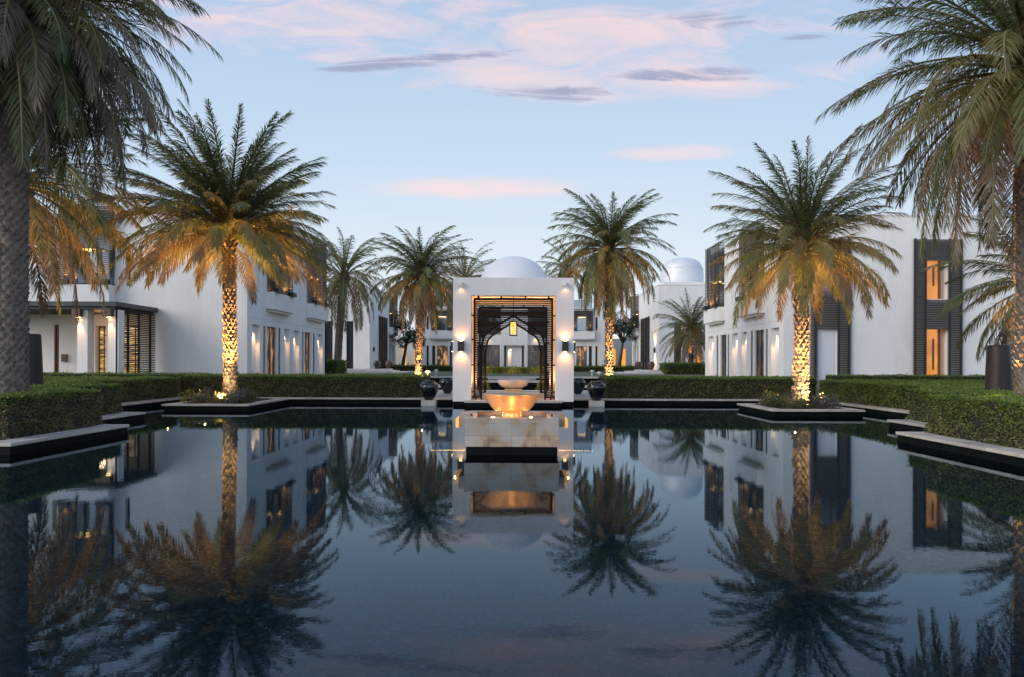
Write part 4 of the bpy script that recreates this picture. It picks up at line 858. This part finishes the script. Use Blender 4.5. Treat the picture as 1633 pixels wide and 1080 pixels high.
def tree(x, y, z, h, r, label):
    e = empty('leafy_tree', (x, y, z), label, 'tree', 'dark leafy trees in the far corners'); t = MB(); top = np.array([x, y, z+h*.45])
    t.tube([(x-.5, y, z), (x-.2, y, z+h*.25), tuple(top)], [.22, .17, .12], 'tree_bark', 8); blobs = []
    for k in range(13):
        a = k*2.4; rr = r*(.35+.6*rng.random()); c_ = np.array([x+math.cos(a)*rr, y+math.sin(a)*rr, z+h*(.42+.5*rng.random())]); blobs.append((c_, r*rng.uniform(.28, .45)))
        t.tube([tuple(top), tuple((top+c_)/2+UP*.2), tuple(c_)], [.09, .06, .03], 'tree_bark', 5)
    t.build('trunk', e); cr = MB()
    for c_, q in blobs:
        n = 420; u = rng.normal(0, 1, (n, 3)); u /= np.linalg.norm(u, axis=1)[:, None]; P = c_+u*q*rng.uniform(.5, 1.1, (n, 1))*np.array([1, 1, .8]); V, Fq = leaf_cards(P, u, .17, .8, .5); cr.arr(V, Fq, 'dark_leaf')
    cr.build('crown', e)
tree(PX(648, 74), 74, TZ, 6.6, 1.9, 'dark leafy tree between the left villas and the central building'); tree(PX(993, 74), 74, TZ, 6.8, 1.9, 'dark leafy tree between the right villas and the central building')
# yellow lit pot plants and courtyard ledges
mb = MB()
for (x0, x1, y, z) in ((-1.9, 1.9, 40.5, .45), (-4.8, -2.2, 36.5, .30), (2.2, 4.8, 36.5, .30), (-4.8, 4.8, 34.2, .10), (-1.5, 1.5, 42.6, .58)): mb.box(x0, x1, y, y+.9, z-.12, z, 'white_stone'); mb.box(x0+.1, x1-.1, y+.1, y+.8, -.1, z-.121, 'pool_tile')
tag(mb.build('stepping_ledges'), kind='structure')
for x, nm in ((-1.35, 'left'), (1.5, 'right')): shrub(x, 35.3, .1, .26, .5, 'shrub_yellow', 'yellow lit grassy clump standing in the courtyard pool, %s of the round bowl' % nm, 'lit clumps in the courtyard pool', n=200, size=.09); point((x, 34.8, .6), 5, (1, .65, .15))
def mushroom(px, py, Y, label, lit=False):
    x = PX(px, Y); zt = PZ(px, py-4, Y); zb = zt-.55; e = empty('path_light', (x, Y, zb), label, 'path light', 'small mushroom path lights')
    mb = MB(); mb.lathe(x, Y, [(.05, zb), (.035, zt-.1)], 'white_paint', 10); mb.build('stem', e)
    mb = MB(); mb.lathe(x, Y, [(.16, zt-.11), (.15, zt-.07), (.06, zt), (.01, zt+.01)], 'soft_bulb' if lit else 'white_paint', 16); mb.build('cap', e)
    if lit: point((x, Y-.1, zt-.2), 3)
mushroom(682, 595, 42, 'glowing mushroom path light left of the pavilion', True); mushroom(695.5, 593.5, 46, 'white mushroom path light nearest the left side of the pavilion')
mushroom(944, 594.5, 46, 'white mushroom path light nearest the right side of the pavilion'); mushroom(955.5, 597, 42, 'white mushroom path light close to the tall right palm trunk'); 
# ------------------------------------------------------------------ palm uplights
def up(P, h, off, e, ang=34, tilt=.0, z=Z0, fixture=True, col=WARM):
    x, y = P[0]+off[0], P[1]+off[1]
    if fixture: uplamp(x, y, z+.02, 'small black uplight %s' % fixture if isinstance(fixture, str) else 'small black uplight')
    spot((x, y, z+.18), (P[0]+tilt, P[1], z+h), e, ang, col, .04, .5)
up(P2, 7.0, (.30, -1.0), 3000, 62, -.25, fixture='before the left island palm'); up(P2, 1.6, (.05, -1.0), 520, 105, fixture=False, col=GOLD); up(P2, 3.2, (.0, -.6), 260, 40, fixture=False, col=GOLD)
up(P3, 6.5, (-.2, -.95), 2200, 50, fixture='before the right island palm'); up(P3, 1.6, (.1, -1.0), 500, 105, fixture=False, col=GOLD); up(P3, 3.2, (.05, -.6), 260, 40, fixture=False, col=GOLD)
spot((P2[0]-1.0, P2[1]-.2, .4), (P2[0]-1.2, P2[1], 6), 1600, 90, (1, .50, .15)); spot((P2[0]+1.1, P2[1]-.1, .4), (P2[0]+1.0, P2[1], 6), 1000, 85, (1, .50, .15)); spot((P3[0]+.7, P3[1], .4), (P3[0]+.5, P3[1], 6), 850, 85, (1, .50, .15)); spot((P3[0]-.8, P3[1], .4), (P3[0]-.7, P3[1], 6), 850, 85, (1, .50, .15))
up(P8, 7, (.25, -.9), 1900, 50, fixture=False); up(P8, 2.2, (.1, -.75), 520, 80, fixture=False, col=GOLD)
up(P9, 7.5, (.3, -.9), 3000, 50, fixture=False); up(P9, 2.2, (.15, -.75), 560, 80, fixture=False, col=GOLD)
spot((P5[0]+1.1, P5[1]-.6, 1.1), (P5[0]+1.6, P5[1], 7), 1700, 90, (1, .50, .15))
spot((P4[0]-.42, P4[1]-.05, 1.0), (P4[0]-.30, P4[1], 7), 160, 40, WARM); spot((P4[0]+.1, P4[1]+1.2, 1.0), (P4[0]-.1, P4[1]+.2, 6), 900, 60, WARM)
point((P4[0]-.9, P4[1]-.2, 1.05), 3, (1, .75, .15)) 
spot((P6[0]-.5, P6[1]-.6, 1.1), (P6[0]-.4, P6[1], 5), 1000, 80, WARM)
spot((P10[0]-.2, P10[1]-1.6, 1.6), (P10[0], P10[1], 4), 420, 40, WARM)
spot((P11[0]-1.2, P11[1]-1.2, 1), (P11[0]-1.6, P11[1], 7), 1800, 70, WARM); spot((P7[0]+.5, P7[1]+1.2, 1.8), (P7[0]+.3, P7[1], 8), 450, 50, WARM)
for P_, s_ in ((P2, 1), (P3, -1)): point((P_[0]-.5, P_[1]-.8, .52), 2.2, (1, .6, .12), .02)
for x, y in ((PX(290, 27), 25.9), (PX(1345, 25), 25.9)): point((x, y, 1.05), 1.2, (1, .75, .15), .015)
for x, y in ((PX(680, 27), 25.8), (PX(945, 27), 25.8)): point((x, y, 1.05), 2.2, (1, .6, .12), .015)

# ------------------------------------------------------------------ sky
wd = bpy.data.worlds.new("World"); sc.world = wd; wd.use_nodes = True; n = wd.node_tree; N = n.nodes; L = n.links
bg = N['Background']; tc = N.new('ShaderNodeTexCoord'); sx = N.new('ShaderNodeSeparateXYZ'); L.new(tc.outputs['Generated'], sx.inputs[0])
def math_(op, a, b=None, c=None, clamp=False):
    m = N.new('ShaderNodeMath'); m.operation = op; m.use_clamp = clamp
    for i, v in enumerate((a, b, c)):
        if v is None: continue
        if isinstance(v, (int, float)): m.inputs[i].default_value = v
        else: L.new(v, m.inputs[i])
    return m.outputs[0]
def mixc(f, a, b, mode='MIX'):
    m = N.new('ShaderNodeMix'); m.data_type = 'RGBA'; m.blend_type = mode
    if isinstance(f, (int, float)): m.inputs['Factor'].default_value = f
    else: L.new(f, m.inputs['Factor'])
    for k, v in (('A', a), ('B', b)):
        if isinstance(v, tuple): m.inputs[k].default_value = (*v, 1)
        else: L.new(v, m.inputs[k])
    return m.outputs['Result']
ramp = N.new('ShaderNodeValToRGB'); el = ramp.color_ramp.elements
el[0].position = 0; el[0].color = (.68, .73, .76, 1); el[1].position = 1; el[1].color = (.20, .30, .50, 1)
for p, c in ((.08, (.66, .73, .77)), (.17, (.59, .68, .76)), (.28, (.49, .60, .73)), (.42, (.39, .50, .67)), (.6, (.31, .42, .58))): x = el.new(p); x.color = (*c, 1)
zz = sx.outputs['Z']; L.new(zz, ramp.inputs[0])
yv = math_('MAXIMUM', sx.outputs['Y'], .05); U = math_('DIVIDE', sx.outputs['X'], yv); Vv = math_('DIVIDE', zz, yv); front = math_('GREATER_THAN', sx.outputs['Y'], .1)
side = math_('MULTIPLY', math_('MULTIPLY', U, U), .9, clamp=True)
col = mixc(side, ramp.outputs[0], mixc(1., ramp.outputs[0], (.72, .86, 1.03), 'MULTIPLY'))
# soft clouds, placed by direction
cmb = N.new('ShaderNodeCombineXYZ'); L.new(U, cmb.inputs[0]); L.new(math_('MULTIPLY', Vv, 4.0), cmb.inputs[1])
nz = N.new('ShaderNodeTexNoise'); nz.inputs['Scale'].default_value = 4.2; nz.inputs['Detail'].default_value = 10; nz.inputs['Roughness'].default_value = .62; nz.inputs['Distortion'].default_value = 1.1; L.new(cmb.outputs[0], nz.inputs['Vector'])
cmb2 = N.new('ShaderNodeCombineXYZ'); L.new(math_('ADD', U, math_('MULTIPLY', Vv, 1.2)), cmb2.inputs[0]); L.new(math_('MULTIPLY', Vv, 7.0), cmb2.inputs[1])
nz2 = N.new('ShaderNodeTexNoise'); nz2.inputs['Scale'].default_value = 7; nz2.inputs['Detail'].default_value = 10; nz2.inputs['Roughness'].default_value = .66; nz2.inputs['Distortion'].default_value = .9; L.new(cmb2.outputs[0], nz2.inputs['Vector'])
def blob(px, py, a, b, tilt=0, noise=1.6, nt_=None, soft=1.0):
    u0 = (px-CX)/F; v0 = (HY-py)/F; a /= F; b /= F
    du = math_('SUBTRACT', U, u0); dv = math_('SUBTRACT', math_('SUBTRACT', Vv, v0), math_('MULTIPLY', du, tilt))
    q = math_('ADD', math_('POWER', math_('ABSOLUTE', math_('DIVIDE', du, a)), 2.0), math_('POWER', math_('ABSOLUTE', math_('DIVIDE', dv, b)), 2.0))
    v = math_('SUBTRACT', 1.0, q); v = math_('MULTIPLY_ADD', math_('SUBTRACT', (nt_ or nz).outputs['Fac'], .5), noise*2, v)
    v = math_('MULTIPLY', v, soft, clamp=True); return v
def union(lst):
    o = lst[0]
    for q in lst[1:]: o = math_('MAXIMUM', o, q)
    return math_('MULTIPLY', o, front)
pink = union([blob(1040, 60, 360, 85, -.10, 3.2, soft=.6), blob(560, 30, 420, 90, -.1, 3.2, soft=.6), blob(830, 125, 200, 34, -.15, 1.6, soft=.7), blob(1080, 243, 120, 15, .03, 1.1, soft=.9), blob(760, 300, 170, 20, 0, 1.2, soft=.9), blob(1100, 120, 200, 40, -.05, 1.6, soft=.8)])
dark = union([blob(640, 100, 165, 10, .09, 2.6, nz2), blob(1090, 118, 130, 12, .02, 2.6, nz2), blob(880, 147, 120, 14, -.03, 2.6, nz2), blob(1150, 32, 120, 15, -.05, 2.6, nz2), blob(1280, 58, 40, 5, .03, 1.2, nz2)])
col = mixc(math_('MULTIPLY', pink, .60), col, (.90, .62, .58))
col = mixc(math_('MULTIPLY', dark, .9), col, (.29, .32, .45))
low = union([blob(720, 345, 150, 16, -.05, 1.5, soft=.8), blob(850, 350, 60, 14, 0, 1.5, soft=.8)])
col = mixc(math_('MULTIPLY', low, .35), col, (.50, .61, .70))
# brighter afterglow on the side behind the camera and to the left, where the sun went down
back = math_('MULTIPLY_ADD', sx.outputs['Y'], -.5, .5); west = math_('MULTIPLY_ADD', sx.outputs['X'], -.5, .5)
g = math_('MULTIPLY', math_('POWER', back, 1.5), math_('POWER', math_('SUBTRACT', 1.0, math_('ABSOLUTE', zz)), 1.2)); g = math_('MULTIPLY', g, math_('MULTIPLY_ADD', west, 1.0, .3))
col = mixc(1., col, mixc(g, (0, 0, 0), (1.05, .93, .87)), 'ADD')
# below the horizon: dull
col = mixc(math_('LESS_THAN', zz, -.01), col, (.12, .12, .11))
L.new(col, bg.inputs['Color']); bg.inputs['Strength'].default_value = 1.0
sl = bpy.data.lights.new('sun', 'SUN'); sl.energy = 1.65; sl.angle = math.radians(40); sl.color = (1, .90, .80); so = bpy.data.objects.new('sun', sl); C.objects.link(so)
so.rotation_euler = Vector((.80, .38, -.42)).to_track_quat('-Z', 'Y').to_euler()

# ------------------------------------------------------------------ camera
cam = bpy.data.cameras.new('camera'); cam.sensor_width = 36; cam.lens = 36*F/1633; cam.shift_y = (HY-540)/1633; cam.clip_end = 3000; cam.clip_start = .05
co = bpy.data.objects.new('camera', cam); sc.collection.objects.link(co); co.matrix_world = Matrix.Translation((0, 0, EYE)) @ Matrix.Rotation(math.pi/2, 4, 'X') @ Matrix.Rotation(ROLL, 4, 'Z'); sc.camera = co
sc.view_settings.view_transform = 'Standard'; sc.view_settings.look = 'None'; sc.view_settings.exposure = .30; sc.view_settings.gamma = 1
sc.cycles.use_denoising = True; sc.cycles.sample_clamp_indirect = 4; sc.cycles.max_bounces = 6; sc.cycles.transparent_max_bounces = 8; sc.cycles.caustics_reflective = False; sc.cycles.caustics_refractive = False
sc.cycles.use_light_tree = True
